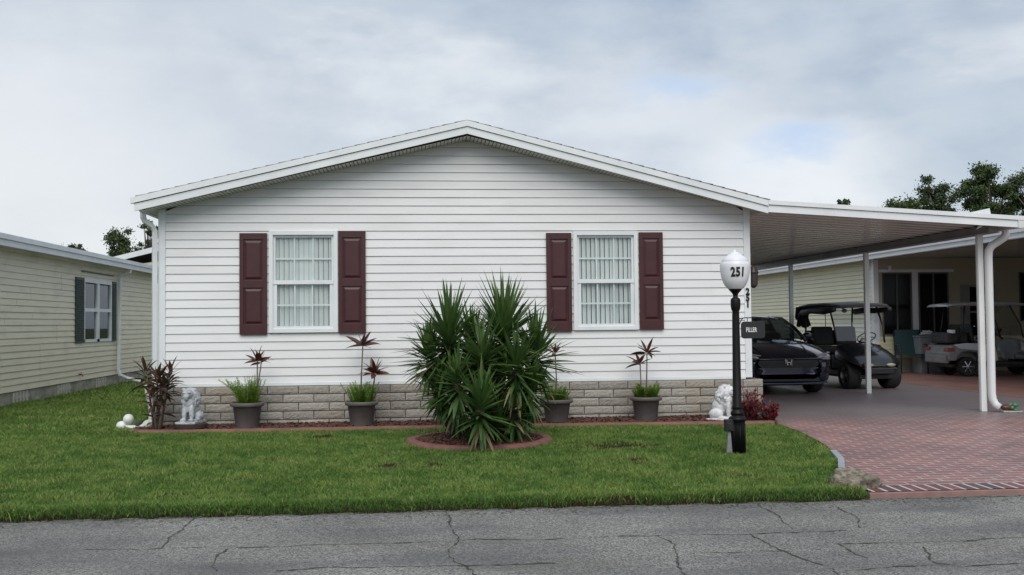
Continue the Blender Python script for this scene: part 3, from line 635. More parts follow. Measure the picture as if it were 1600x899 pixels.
for (a, b_) in zip(bp_, bp_[1:]):
    for k in range(4): bp3.append((a[0]+(b_[0]-a[0])*k/4, a[1]+(b_[1]-a[1])*k/4, GZ-.005))
polypath_curb('garden_edging', bp3, .14, .05, m_curb, 'low red concrete edging along the mulch bed below the house wall')
RC, RRX, RRY = (.69, 11.88), .78, .66
ring = [(RC[0]+RRX*math.cos(a)*(1+.03*math.sin(3*a)), RC[1]+RRY*math.sin(a)*(1+.03*math.cos(2*a)), gh(RC[1]+RRY*math.sin(a))-.002) for a in [2*PI*k/60 for k in range(60)]]
polypath_curb('ring_edging', ring, .13, .05, m_curbring, 'oval rose concrete ring round the spiky yucca', closed=True)
def chips(name, pts, m, label, size=.028):
    mb = MB(); rr = random.Random(5)
    for (x, y, z) in pts:
        l, w_ = size*rr.uniform(.6, 1.5), size*rr.uniform(.25, .6); a = rr.uniform(0, PI); q = Matrix.Rotation(a, 3, 'Z') @ Matrix.Rotation(rr.uniform(-.6, .6), 3, 'Y')
        v = [q @ Vector(p) for p in ((-l, -w_, 0), (l, -w_*.7, .003), (l*.9, w_, 0), (-l*.8, w_, .004), (0, 0, w_*.8))]
        mb.add([(p.x+x, p.y+y, p.z+z) for p in v], [(0, 1, 4), (1, 2, 4), (2, 3, 4), (3, 0, 4)], 0, rr.random())
    return mb
rr = random.Random(9)
def bed_front(x):
    for (a, ya), (b_, yb_) in zip(bp_, bp_[1:]):
        if a <= x <= b_: return ya+(yb_-ya)*(x-a)/(b_-a)
    return 13.5
pts = []
for _ in range(9000):
    x = rr.uniform(-3.66, 4.62); y = rr.uniform(bed_front(x)+.05, SY-.005 if x < SX1 and x > SX0 else 13.8); t_ = (y-bed_front(x))/.7; pts.append((x, y, GZ+.012+.02*min(1, t_)+rr.uniform(0, .015)))
mb = chips('mulch', pts, m_mulch, '')
for i in range(40):
    xa, xb = -3.66+8.28*i/40, -3.66+8.28*(i+1)/40
    mb.quad((xa, bed_front(xa)+.02, GZ), (xb, bed_front(xb)+.02, GZ), (xb, SY+.01, GZ+.03), (xa, SY+.01, GZ+.03), 1, .9)
tag(mb.build('mulch', [m_mulch, m_soil]), 'red wood mulch spread along the foot of the house', 'mulch', kind='stuff')
pts = []
for _ in range(4200):
    a, r_ = rr.uniform(0, 2*PI), math.sqrt(rr.random()); x, y = RC[0]+r_*(RRX-.06)*math.cos(a), RC[1]+r_*(RRY-.06)*math.sin(a); pts.append((x, y, gh(y)+.03+.06*(1-r_)+rr.uniform(0, .015)))
mb = chips('mulch', pts, m_mulch2, '')
n = 24
mb.add([(RC[0], RC[1], gh(RC[1])+.085)]+[(RC[0]+(RRX-.04)*math.cos(2*PI*k/n), RC[1]+(RRY-.04)*math.sin(2*PI*k/n), gh(RC[1]+(RRY-.04)*math.sin(2*PI*k/n))+.02) for k in range(n)], [(0, 1+k, 1+(k+1) % n) for k in range(n)], 1, .9)
tag(mb.build('ring_mulch', [m_mulch2, m_soil]), 'brown mulch chips inside the oval ring under the yucca', 'mulch', kind='stuff')

# ------------------------------------------------------------------ lawn
def lawn():
    V = []; R = []
    def region(n, x0, x1, y0, y1, hgt, wd):
        x = rng.uniform(x0, x1, n); y = rng.uniform(y0, y1, n)
        cx = np.interp(y, [c[0] for c in CURVE], [c[1] for c in CURVE])-.03
        bf = np.interp(x, [p[0] for p in bp_], [p[1] for p in bp_])-.04
        keep = (x < cx) & ~((x > -3.74) & (y > bf)) & ~((((x-RC[0])/(RRX+.06))**2+((y-RC[1])/(RRY+.06))**2) < 1)
        keep &= ~((y < 8.45) & (x > 3.72))
        keep &= ~((x < -6.93))
        x, y = x[keep], y[keep]; m = len(x)
        # patches: wear and tone
        tone = np.array([mnoise.noise(Vector((a*1.1, b_*1.6, 3))) for a, b_ in zip(x[::1], y[::1])]) if m < 60000 else None
        if tone is None:
            gx, gy = 220, 220; X0, X1, Y0_, Y1_ = x0, x1, y0, y1
            G = np.array([[mnoise.noise(Vector(((X0+(X1-X0)*i/gx)*1.2, (Y0_+(Y1_-Y0_)*j/gy)*2.0, 3)))+.6*mnoise.noise(Vector(((X0+(X1-X0)*i/gx)*4, (Y0_+(Y1_-Y0_)*j/gy)*7, 8))) for j in range(gy+1)] for i in range(gx+1)])
            tone = G[((x-X0)/(X1-X0)*gx).astype(int), ((y-Y0_)/(Y1_-Y0_)*gy).astype(int)]
        def vn(sc, sy=1.0):
            gx_, gy_ = (x-x0)*sc, (y-y0)*sc*sy; G2 = rng.random((int((x1-x0)*sc)+3, int((y1-y0)*sc*sy)+3)); i0, j0 = gx_.astype(int), gy_.astype(int); fx, fy = gx_-i0, gy_-j0
            fx = fx*fx*(3-2*fx); fy = fy*fy*(3-2*fy)
            return (G2[i0, j0]*(1-fx)+G2[i0+1, j0]*fx)*(1-fy)+(G2[i0, j0+1]*(1-fx)+G2[i0+1, j0+1]*fx)*fy-.5
        mid = vn(9)+.8*vn(20)+.7*vn(3.5, 1.5)
        near = np.exp(-(((x-.9)/1.1)**2+((y-11.1)/.35)**2))*.35+np.exp(-(((x-2.1)/.7)**2+((y-11.4)/.45)**2))*.45+np.exp(-(((x+.9)/.9)**2+((y-12.5)/.35)**2))*.3
        bald = (tone+near+.35*mid-rng.normal(0, .14, m)) > .56
        z = np.clip((y-8.3)/4.7, 0, 1)*GZ-.012
        if y0 < 8.3:
            off = np.array([mnoise.noise(Vector((q*1.7, 0, 1)))+.7*mnoise.noise(Vector((q*6, 0, 4))) for q in x]); y = y-np.clip(off, -.4, 1)*.06; z = np.where(y < 8.36, -.05+(np.clip(y, 8.26, 8.36)-8.26)*.38, z)
            bald = bald | (rng.random(m) < np.clip((8.42-y)*5, 0, .75))
        h = hgt*(1+.42*np.clip(mid, -.8, 1))*rng.uniform(.5, 1.4, m)*np.where(bald, .45, 1)*(1+.25*tone); w_ = wd*rng.uniform(.6, 1.3, m)
        a = rng.uniform(0, 2*PI, m); lean = rng.uniform(.2, 1.2, m)*h; la = rng.uniform(0, 2*PI, m)
        # the fringe hangs over the road
        fr = (rng.random(m) < np.clip((8.40-y)*4, 0, .8)) if y0 < 8.3 else np.zeros(m, bool); la = np.where(fr, -PI/2+rng.normal(0, .8, m), la); lean = np.where(fr, h*rng.uniform(.4, 1.1, m), lean)
        dx, dy = np.cos(a)*w_/2, np.sin(a)*w_/2
        P0 = np.stack([x-dx, y-dy, z], 1); P1 = np.stack([x+dx, y+dy, z], 1)
        mxx, mxy = x+np.cos(la)*lean*.4, y+np.sin(la)*lean*.4
        P2 = np.stack([mxx+dx*.8, mxy+dy*.8, z+h*.6], 1); P3 = np.stack([mxx-dx*.8, mxy-dy*.8, z+h*.6], 1)
        tz = np.where(fr, z+h*.6, z+h); P4 = np.stack([x+np.cos(la)*lean, y+np.sin(la)*lean, tz], 1)
        V.append(np.stack([P0, P1, P2, P3, P4], 1).reshape(-1, 3))
        r = np.clip(.42+.34*tone+.34*mid+rng.normal(0, .20, m), 0, .8); r = np.where(bald | (rng.random(m) < .025), rng.uniform(.86, 1, m), r); r = np.where((y < 8.40) & (r < .8), r*np.clip((y-8.22)/.18, .05, 1), r); R.append(r)  # blades near the road get darker green, painting the turf step's shade
    region(620000, -7.2, 4.75, 8.36, 13.3, .034, .0062)
    region(60000, -7.2, 3.73, 8.24, 8.50, .046, .007)
    region(110000, -7.0, -3.55, 13.2, 19.0, .055, .012)
    region(50000, -7.0, -3.55, 19.0, 30.0, .06, .02)
    V = np.concatenate(V); R = np.concatenate(R); n = len(R); b0 = np.arange(n)*5
    quads = np.stack([b0, b0+1, b0+2, b0+3], 1); tri = np.stack([b0+3, b0+2, b0+4, b0+4], 1)
    me = bpy.data.meshes.new('grass'); me.vertices.add(len(V)); me.vertices.foreach_set('co', V.astype(np.float32).ravel())
    loops = np.concatenate([quads.ravel(), tri[:, :3].ravel()]); me.loops.add(len(loops)); me.loops.foreach_set('vertex_index', loops.astype(np.int32))
    me.polygons.add(2*n); me.polygons.foreach_set('loop_start', np.concatenate([np.arange(n)*4, n*4+np.arange(n)*3]).astype(np.int32)); me.polygons.foreach_set('loop_total', np.concatenate([np.full(n, 4), np.full(n, 3)]).astype(np.int32))
    me.update(calc_edges=True); at = me.attributes.new('rnd', 'FLOAT', 'FACE'); at.data.foreach_set('value', np.concatenate([R, R]).astype(np.float32))
    m = bpy.data.materials.new('grass'); m.use_nodes = True; t = m.node_tree; b = t.nodes['Principled BSDF']; b.inputs['Roughness'].default_value = .6; b.inputs['Specular IOR Level'].default_value = .25
    at = t.nodes.new('ShaderNodeAttribute'); at.attribute_name = 'rnd'; rp = t.nodes.new('ShaderNodeValToRGB'); t.links.new(at.outputs['Fac'], rp.inputs[0]); e = rp.color_ramp.elements
    e[0].position = 0; e[0].color = (.068, .142, .030, 1); e[1].position = 1; e[1].color = (.085, .058, .032, 1)
    for p, c in ((.4, (.125, .228, .046, 1)), (.8, (.29, .36, .10, 1)), (.86, (.06, .045, .025, 1))):
        q = e.new(p); q.color = c
    t.links.new(rp.outputs[0], b.inputs['Base Color'])
    tr = t.nodes.new('ShaderNodeBsdfTranslucent'); t.links.new(rp.outputs[0], tr.inputs[0]); ms = t.nodes.new('ShaderNodeMixShader'); ms.inputs[0].default_value = .25
    t.links.new(b.outputs[0], ms.inputs[1]); t.links.new(tr.outputs[0], ms.inputs[2]); t.links.new(ms.outputs[0], t.nodes['Material Output'].inputs[0])
    me.materials.append(m); o = bpy.data.objects.new('grass', me); COL.objects.link(o)
    tag(o, 'short green lawn grass with a few worn brown patches', 'grass', kind='stuff')
lawn()

# ------------------------------------------------------------------ yucca
def yucca():
    root = thing('yucca', 'large many-headed dark green yucca in the oval ring before the house', 'yucca plant', (RC[0], RC[1], gh(RC[1])+.05))
    B = Vector(root.location); ry = random.Random(21)
    heads = [((.34, 11.75, 1.20), .64, 1.0, 120), ((.97, 11.8, 1.27), .68, 1.0, 140), ((1.36, 11.95, 1.02), .54, .9, 80), ((.12, 11.9, 1.02), .44, .9, 65), ((.70, 11.45, 1.0), .52, .5, 65),
             ((1.08, 11.45, .90), .52, .4, 65), ((.66, 11.15, .50), .48, 1.0, 70), ((1.05, 11.5, .45), .42, .7, 55), ((.42, 11.6, .62), .42, .5, 55), ((.24, 11.74, .66), .36, .6, 50), ((.42, 11.3, .78), .40, .3, 45), ((1.25, 11.62, .68), .42, .4, 55), ((.85, 12.1, .75), .5, .8, 60), ((.62, 12.15, 1.1), .56, .9, 75), ((.88, 11.5, .28), .34, .5, 45)]
    for hx in heads:
        (x, y, z), ln, upb, n = hx; n = int(n*1.6); c = Vector((x, y, z))-B
        st_ = Vector(((x-RC[0])*.3, (y-RC[1])*.3, 0)); tb = MB(); mid = (st_+c)/2+Vector(((x-RC[0])*.15, 0, -.1))
        tb.tube([st_-Vector((0, 0, .05)), mid, c], [.06, .05, .045], 8); tb.build('trunk', m_yuctrunk, root, smooth=True)
        lb = MB()
        for k in range(n):
            t_ = (k+.5)/n; phi = k*2.39996+ry.uniform(-.3, .3)
            el_ = math.radians(86-150*t_**1.05)+ry.uniform(-.28, .28)      # from upright heart to hanging skirt
            if upb < .7: el_ -= .25
            d = Vector((math.cos(phi)*math.cos(el_), math.sin(phi)*math.cos(el_), math.sin(el_)))
            l_ = ln*ry.uniform(.6, 1.1)*(.82 if t_ > .75 else 1)
            lb.leaf(c+Vector((0, 0, .10*(1-t_)-.16*t_))+d*.02, d, l_, ry.uniform(.042, .062), droop=.10+.55*max(0, t_-.35)*ry.uniform(.3, 1.3), n=5, fold=.35, prof=lambda s: min(1, .55+1.6*s)*(1-s**2.2)+.01, r=min(1, max(0, ry.gauss(.55-.35*t_, .2))), twist=ry.uniform(-.4, .4), mi=1 if (t_ > .72 and ry.random() < .16) else 0)
        lb.build('leaf_head', [m_yucca, m_deadleaf], root)
yucca()

# ------------------------------------------------------------------ potted plants
def cord_leaf(s): return max(.02, math.sin(PI*min(1, s**.8))**.75*(1-.15*s)) if s < .999 else .02
def rosette(mb, c, n, ln, wd, ry, upmin=-10, upmax=75, droop=.7):
    for k in range(n):
        phi = k*2.39996+ry.uniform(-.3, .3); e_ = math.radians(upmin+(upmax-upmin)*(1-(k+.5)/n))+ry.uniform(-.1, .1)
        d = Vector((math.cos(phi)*math.cos(e_), math.sin(phi)*math.cos(e_), math.sin(e_)))
        mb.leaf(Vector(c)+d*.005, d, ln*ry.uniform(.8, 1.15), 1.35*wd*ry.uniform(.8, 1.2), twist=ry.uniform(-.9, .9), droop=droop*ry.uniform(.4, 1.2), n=6, fold=.2, prof=cord_leaf)
def potted(x, z_rim, label, stems, fern_h, fern_lean=0, seed=1, fern_n=26, rimr=.215):
    y = 13.5; z0 = .118; ry = random.Random(seed)
    root = thing('potted_plant', label, 'potted plant', (x, y, z0), 0, 'grey pots along the house wall')
    h = z_rim-z0
    mb = MB(); rt, rbm = rimr-.025, rimr*.66
    mb.lathe([(rbm-.02, 0), (rbm, .006), (rbm+.004, .02), (rt-.01, h-.055), (rt, h-.052), (rt-.02, h-.05), (rt-.03, h-.06)], n=36, cap=False)
    mb.lathe([(0.001, 0), (rbm-.02, 0)], n=36, cap=False); p = mb.build('pot', m_pot, root, smooth=True)
    mb = MB(); mb.lathe([(rt-.008, h-.056), (rimr-.006, h-.05), (rimr, h-.045), (rimr+.002, h-.005), (rimr-.004, h), (rimr-.018, h), (rimr-.022, h-.01), (rt-.03, h-.05)], n=36, cap=False); mb.build('rim', m_pot, p, smooth=True)
    mb = MB(); mb.lathe([(rt-.028, h-.045), (.001, h-.03)], n=24, cap=False); mb.build('soil', m_soil, root)
    # foxtail fern: plumes clothed in tiny needles
    mb = MB()
    for k in range(fern_n):
        a = ry.uniform(0, 2*PI); r_ = ry.uniform(.02, rt-.05); b_ = Vector((math.cos(a)*r_, math.sin(a)*r_, h-.04))
        d = Vector((math.cos(a)*.38*ry.uniform(.3, 1.4)+fern_lean*ry.uniform(0, 1), math.sin(a)*.35, 1)).normalized(); l_ = fern_h*ry.uniform(.6, 1.05)
        if fern_lean and k < 3: d = Vector((-.75, -.1, .8)).normalized(); l_ = fern_h*1.3
        q = b_.copy(); cur = d.copy(); ns = 26
        for s_ in range(ns):
            t_ = s_/ns; q = q+cur*(l_/ns); cur = (cur+Vector((d.x, d.y, -.25))*.012).normalized()
            for _ in range(5):
                pa = ry.uniform(0, 2*PI); sd_ = cur.orthogonal().normalized(); sd_ = Matrix.Rotation(pa, 3, cur) @ sd_
                mb.leaf(q, sd_+cur*ry.uniform(.5, 1.1), (.046*(1-t_*.75)+.008), .0075, 0, 1, 0, prof=lambda s: 1-s*.8)
    mb.build('fern', m_fern, root)
    for (sx, sz, bx, n, ln, wd) in stems:
        c = MB(); mb = MB(); top = Vector((sx-x, ry.uniform(-.03, .03), sz-z0)); bt = Vector((bx, ry.uniform(-.03, .03), h-.05)); md = (top+bt)/2+Vector((ry.uniform(-.02, .02), 0, 0))
        mb.tube([bt, md, top], [.011, .0095, .008], 7); stm = mb.build('stem', m_cordstem, root, smooth=True)
        rosette(c, top, n, ln, wd, ry); c.build('leaves', m_cord, stm)
    return root
potted(-2.21, .455, 'grey pot of left-leaning fern and thin twin-stemmed cordyline, right of the left lion', [(-2.08, .98, .10, 10, .20, .032), (-2.03, .96, .12, 8, .19, .032)], .38, -.28, 31, 60)
potted(-.75, .445, 'grey pot under the left window with two maroon cordylines of different height', [(-.73, 1.16, -.01, 11, .25, .058), (-.575, .80, .13, 16, .21, .05)], .30, 0, 32, 48)
potted(.42, .43, 'grey pot almost hidden behind the yucca', [], .16, 0, 33, 12)
potted(1.81, .43, 'grey pot just right of the yucca with one bare-stemmed cordyline rising', [(1.80, 1.03, -.02, 8, .20, .045)], .22, 0, 34, 44)
potted(3.01, .445, 'grey pot below the right window with two slender cordyline stems over upright green fern', [(2.945, .88, -.06, 10, .19, .042), (3.035, 1.02, .0, 12, .24, .036)], .22, 0, 35, 56)

# bronze cordyline clump at the left corner
def ti_clump():
    root = thing('cordyline_bush', 'bushy bronze and maroon cordyline growing at the left corner of the house', 'shrub', (-3.32, 13.42, GZ)); ry = random.Random(8)
    for (dx, dy, hz, n, ln) in ((0, 0, .70, 22, .30), (-.15, .03, .78, 18, .27), (.12, -.04, .62, 20, .28), (.15, .05, .76, 18, .28), (-.04, -.06, .50, 16, .26), (.03, .05, .62, 14, .26), (.08, -.05, .38, 10, .2), (-.05, 0, .28, 8, .18)):
        mb = MB(); mb.tube([(dx*.25, dy*.3, 0), (dx*.6, dy*.6, hz*.5), (dx, dy, hz)], [.014, .012, .010], 7); st_ = mb.build('stem', m_cordstem, root, smooth=True)
        lb = MB(); 
        for k in range(n):
            phi = k*2.39996+ry.uniform(-.3, .3); e_ = math.radians(68-80*(k+.5)/n)+ry.uniform(-.2, .2); d = Vector((math.cos(phi)*math.cos(e_), math.sin(phi)*math.cos(e_), math.sin(e_)))
            lb.leaf(Vector((dx, dy, hz-.18*(k/n))), d, ln*.85*ry.uniform(.7, 1.15), .050*ry.uniform(.7, 1.2), twist=ry.uniform(-.8, .8), droop=.8*ry.uniform(.4, 1.2), n=6, fold=.25, prof=cord_leaf)
        lb.build('leaves', m_cordg, st_)
ti_clump()
# crimson bush by the lamp post
def red_bush(name, x, y, hgt, rad, label, n, seed, pale):
    root = thing(name, label, 'shrub', (x, y, GZ)); ry = random.Random(seed); sb = MB(); lb = MB()
    for k in range(n):
        a = ry.uniform(0, 2*PI); r_ = rad*math.sqrt(ry.random()); top = Vector((math.cos(a)*r_, math.sin(a)*r_, hgt*ry.uniform(.45, 1)*(1-.35*r_/rad)))
        sb.tube([(top.x*.3, top.y*.3, 0), top*.6, top], [.006, .005, .003], 5)
        for q in range(13):
            t_ = ry.uniform(.15, 1.05); c = Vector((top.x*(.3+.7*t_), top.y*(.3+.7*t_), top.z*t_)); phi = ry.uniform(0, 2*PI); e_ = ry.uniform(-.2, 1.1)
            lb.leaf(c, (math.cos(phi)*math.cos(e_), math.sin(phi)*math.cos(e_), math.sin(e_)), ry.uniform(.05, .09), ry.uniform(.018, .028), .5, 3, .3)
    sb.build('stems', m_cordstem, root); lb.build('foliage', m_redleaf, root)
red_bush('red_shrub', 4.32, 13.25, .52, .24, 'taller crimson-leaved shrub right of the lamp post', 80, 3, 0)
red_bush('red_shrub', 4.58, 13.14, .32, .13, 'small crimson-leaved shrub at the right end of the mulch bed', 34, 4, 0)

# ------------------------------------------------------------------ lion statues
def lion(name, loc, rz, h, m, label, base=None):
    root = thing(name, label, 'statue', loc, rz); s_ = h/.56; mb = MB()
    def R3(x, y): return (Matrix.Rotation(math.radians(y), 3, 'Y') @ Matrix.Rotation(math.radians(x), 3, 'X'))
    E = [((0, .045, .20), (.088, .105, .15), (12, 0)), ((0, -.03, .255), (.078, .075, .12), (-8, 0)),   # body, chest
         ((.075, .07, .095), (.05, .095, .075), (0, 0)), ((-.075, .07, .095), (.05, .095, .075), (0, 0)),    # haunches
         ((.08, -.01, .045), (.034, .085, .026), (0, 0)), ((-.08, -.01, .045), (.034, .085, .026), (0, 0)),   # hind paws
         ((.046, -.085, .16), (.03, .032, .125), (0, 0)), ((-.046, -.085, .16), (.03, .032, .125), (0, 0)),   # fore legs
         ((.048, -.115, .05), (.034, .048, .026), (0, 0)), ((-.048, -.115, .05), (.034, .048, .026), (0, 0)),  # fore paws
         ((0, -.02, .385), (.105, .095, .125), (0, 0)), ((0, .02, .32), (.095, .09, .12), (0, 0)), ((0, -.07, .30), (.075, .05, .085), (0, 0)),  # mane
         ((0, -.085, .415), (.068, .058, .075), (0, 0)), ((0, -.14, .385), (.038, .040, .032), (0, 0)), ((0, -.135, .355), (.030, .032, .018), (0, 0)),  # face, muzzle, jaw
         ((0, -.168, .402), (.018, .014, .012), (0, 0)), ((.030, -.128, .44), (.022, .018, .014), (0, 0)), ((-.030, -.128, .44), (.022, .018, .014), (0, 0)),  # nose, brows
         ((.066, -.05, .478), (.022, .015, .026), (0, 0)), ((-.066, -.05, .478), (.022, .015, .026), (0, 0)),  # ears
         ((0, .15, .06), (.035, .04, .03), (0, 0)), ((.06, .14, .045), (.06, .022, .02), (0, 0))]
    for c, r_, ro in E: mb.ball(c, r_, 16, 10, rot=R3(*ro))
    rl = random.Random(2)
    for k in range(110):     # curling mane locks
        a = rl.uniform(0, 2*PI); b_ = rl.uniform(-1.2, 1.2)
        c = Vector((math.cos(a)*math.cos(b_)*.10, math.sin(a)*math.cos(b_)*.09-.005, .37+math.sin(b_)*.125))
        if c.y < -.06 and abs(c.x) < .055 and c.z > .33: continue
        mb.tube([c, c+Vector((c.x*.12, (c.y)*.12, -.03)), c+Vector((c.x*.05, c.y*.05, -.06))], [.013, .011, .004], 6)
    mb.box(-.12, .12, -.17, .19, 0, .028)
    mb.v = [(x*s_*1.22, y*s_*1.12, z*s_) for x, y, z in mb.v]
    o = mb.build('lion_figure', m, root)
    rm = o.modifiers.new('remesh', 'REMESH'); rm.mode = 'VOXEL'; rm.voxel_size = .005; rm.use_smooth_shade = True
    dg = bpy.context.evaluated_depsgraph_get(); dg.update(); me = bpy.data.meshes.new_from_object(o.evaluated_get(dg)); o.modifiers.clear(); o.data = me
    for p in me.polygons: p.use_smooth = True
    if base:
        bb = MB(); bb.lathe([(.19, -.065), (.205, -.055), (.205, -.01), (.19, -.002)], n=28); bb.build('plinth', m_brownslab, root, smooth=False)
lion('lion_statue', (-2.91, 13.45, GZ+.105), math.radians(-12), .50, m_stone, 'greyish sitting lion statue on a dark round slab beside the bronze cordyline', True)
lion('lion_statue', (4.03, 13.36, GZ+.02), math.radians(52), .53, m_stone2, 'whiter sitting lion statue half behind the black lamp post')

# ------------------------------------------------------------------ lamp post
LX, LY = 3.345, 10.6; LZ = gh(LY)
lp = thing('lamp_post', 'black garden lamp post with white acorn globe numbered 251', 'lamp post', (LX, LY, LZ))
z = lambda a: a-LZ
mb = MB(); mb.lathe([(.082, 0), (.082, .28), (.078, .33), (.080, .335), (.092, .345), (.094, .365), (.080, .385), (.062, .39), (.062, .405), (.072, .41), (.072, .425), (.055, .45), (.052, .47), (.056, .475), (.056, .49), (.047, .51), (.038, z(1.50)), (.036, z(1.545)), (.045, z(1.56)), (.052, z(1.60)), (.052, z(1.66)), (.046, z(1.68)), (.028, z(1.69)), (.024, z(1.71)), (.034, z(1.735)), (.062, z(1.765)), (.075, z(1.785)), (.03, z(1.788))], n=28)
for k in range(8):
    a = 2*PI*k/8; mb.tube([(math.cos(a)*.0815, math.sin(a)*.0815, .03), (math.cos(a)*.0815, math.sin(a)*.0815, .30)], .005, 5)
mb.build('pole', m_black, lp, smooth=True)
GP = [(.076, 1.782), (.112, 1.82), (.138, 1.88), (.150, 1.94), (.156, 2.0), (.157, 2.035), (.151, 2.060), (.138, 2.070), (.140, 2.076), (.128, 2.10), (.10, 2.128), (.070, 2.147), (.060, 2.150), (.056, 2.158), (.035, 2.170), (.018, 2.176), (.014, 2.185), (.007, 2.197), (.001, 2.2)]
mb = MB(); mb.lathe([(r_, z(h_)) for r_, h_ in GP], n=40, cap=False); gl = mb.build('globe', m_globe, lp, smooth=True)
tm = text_mb('251', .132, .001, .006, .70, 1.1); nv = []
a0 = math.radians(-94)
for (x_, y_, z_) in tm.v:
    zz = 1.952+z_; r_ = float(np.interp(zz, [g_[1] for g_ in GP], [g_[0] for g_ in GP]))+.0045-y_; a = a0+(x_-.004)/.150; nv.append((math.cos(a)*r_, math.sin(a)*r_, z(zz)))
tm.v = nv; tm.build('number', m_digit, gl)
# hanging name sign
sg = thing('name_sign', 'small dark hanging sign with a name in white on the lamp post', 'sign', (LX, LY, LZ))
mb = MB(); mb.tube([(.035, 0, z(1.465)), (.10, 0, z(1.475)), (.22, 0, z(1.475)), (.35, 0, z(1.46))], .006, 6); mb.tube([(.035, 0, z(1.40)), (.06, 0, z(1.45)), (.075, 0, z(1.47))], .005, 6); mb.tube([(.35, 0, z(1.46)), (.37, 0, z(1.475)), (.355, 0, z(1.485))], .005, 6)
for hx in (.12, .28): mb.tube([(hx, 0, z(1.475)), (hx+.008, 0, z(1.455)), (hx, 0, z(1.432))], .004, 5)
mb.build('bracket', m_black, sg)
mb = MB(); pl = []; x0, x1, z0, z1, c_ = .055, .315, 1.255, 1.435, .035
for cx_, cz_, s0 in ((x1-c_, z0+c_, -90), (x1-c_, z1-c_, 0), (x0+c_, z1-c_, 90), (x0+c_, z0+c_, 180)):
    for k in range(6): a = math.radians(s0+18*k); pl.append((cx_+c_*math.cos(a), -.008, z(cz_+c_*math.sin(a))))
mb.prism(pl, (0, .016, 0)); plq = mb.build('plaque', m_blackplastic, sg, bevel=.003)
tm = text_mb('FILLER', .068, .001, .0012, .62); tm.v = [(x_+.165, y_-.0095, z_+z(1.345)) for x_, y_, z_ in tm.v]; tm.build('lettering', m_letter, plq)
# outlet box and grey stake left of the lamp base
ob = thing('outlet_stake', 'small black outlet box on a grey stake left of the lamp post base', 'outlet box', (3.245, 10.58, LZ))
mb = MB(); mb.prism([(-.035, -.02, -.01), (.03, -.02, -.01), (.012, -.02, .26), (-.010, -.02, .26)], (0, .03, 0)); mb.build('stake', m_grey, ob, bevel=.003)
mb = MB(); mb.box(-.045, .04, -.04, .035, .235, .36); mb.box(-.025, .012, -.052, -.041, .25, .32); mb.build('box', m_blackplastic, ob, bevel=.006)

# ------------------------------------------------------------------ small things
def blobmesh(name, c, r, m, label, cat, seed, amp=.25, freq=3.0, sq=1, tilt=0):
    mb = MB(); mb.ball((0, 0, 0), 1, 40, 24); vs = []
    for (x_, y_, z_) in mb.v:
        v = Vector((x_, y_, z_)); k = 1+amp*mnoise.noise(v*1.3+Vector((seed, 0, 0)))+amp*.45*mnoise.noise(v*freq+Vector((0, seed, 0)))+amp*.22*mnoise.noise(v*freq*3+Vector((0, seed, 5)))
        v = Vector((math.copysign(abs(v.x)**.75, v.x), math.copysign(abs(v.y)**.8, v.y), math.copysign(abs(v.z)**.8, v.z)))*k
        v = Vector((v.x*r[0], v.y*r[1], v.z*r[2])); v = Matrix.Rotation(tilt, 3, 'Y') @ v; vs.append(tuple(v))
    mb.v = vs; o = mb.build(name, m, smooth=True); o.location = c; return tag(o, label, cat)
blobmesh('rock', (3.735, 8.60, .035), (.20, .16, .105), m_gravelrock, 'long weathered tan rock at the lawn corner where the driveway meets the road', 'rock', 4, .38, 4.2, tilt=math.radians(8))
# downspout foot, white ball ornament, dark stone at the left corner
fd = thing('drain_pipe', 'stained white ribbed drain pipe standing at the left corner of the house', 'drain pipe', (-3.50, 13.80, GZ))
pth = []; rad = []
for k in range(40):
    t_ = k/39; p = Vector((-.06+.10*math.sin(t_*2.2)-(0 if t_ < .85 else (t_-.85)*.8), -.02, .56*(1-t_)+.02)); pth.append(p); rad.append((.012+.040*min(1, t_*5))*(1.06 if k % 3 == 0 else .95)*(1 if t_ < .6 else 1+.5*(t_-.6)))
mb = MB(); mb.tube(pth, rad, 14); mb.build('pipe', m_pvcd, fd, smooth=True)
bo = thing('swan_ornament', 'white ball ornament on a low body lying on the lawn at the house corner', 'garden ornament', (-3.80, 13.75, GZ))
mb = MB(); mb.ball((.035, 0, .14), .068, 20, 14); mb.build('ball', m_cyan, bo, smooth=True)
mb = MB(); mb.ball((-.05, 0, .045), (.075, .06, .075), 18, 12, rot=Matrix.Rotation(math.radians(35), 3, 'Y')); mb.tube([(-.03, 0, .03), (.08, 0, .03), (.2, 0, .025)], [.05, .035, .025], 12)
o = mb.build('body', m_cyan, bo, smooth=True)
blobmesh('dark_stone', (-3.635, 13.78, GZ+.06), (.05, .05, .075), mat('dark_mossy_stone', (.07, .09, .075), (.03, .035, .035), 16, .8), 'little dark stone between the white ornament and the drain pipe', 'stone', 9, .2)
fg = thing('frog_ornament', 'small green and brown glazed figure on a pale slab beside the front carport post', 'garden ornament', (8.40, 13.98, GZ))
mb = MB(); mb.prism([(-.13, -.07, .004), (.10, -.13, .004), (.17, -.06, .004), (.02, .08, .004), (-.12, .06, .004)], (0, 0, .02)); mb.build('slab', m_concrete, fg, bevel=.004)
mb = MB(); mb.ball((-.04, 0, .07), (.10, .055, .045), 14, 10, 0); mb.ball((.01, -.03, .055), (.05, .05, .03), 12, 8); fb = mb.build('body', m_frogb, fg, smooth=True)
mb = MB(); mb.ball((.075, -.01, .10), (.045, .04, .035), 14, 10); mb.ball((.01, -.055, .06), (.028, .018, .035), 10, 8); mb.tube([(.0, -.06, .06), (.05, -.08, .03), (.10, -.085, .028)], [.014, .012, .008], 8); mb.tube([(.05, .0, .09), (.0, -.02, .115), (-.03, -.03, .09)], [.014, .018, .01], 8); mb.build('head', m_frog, fg, smooth=True)
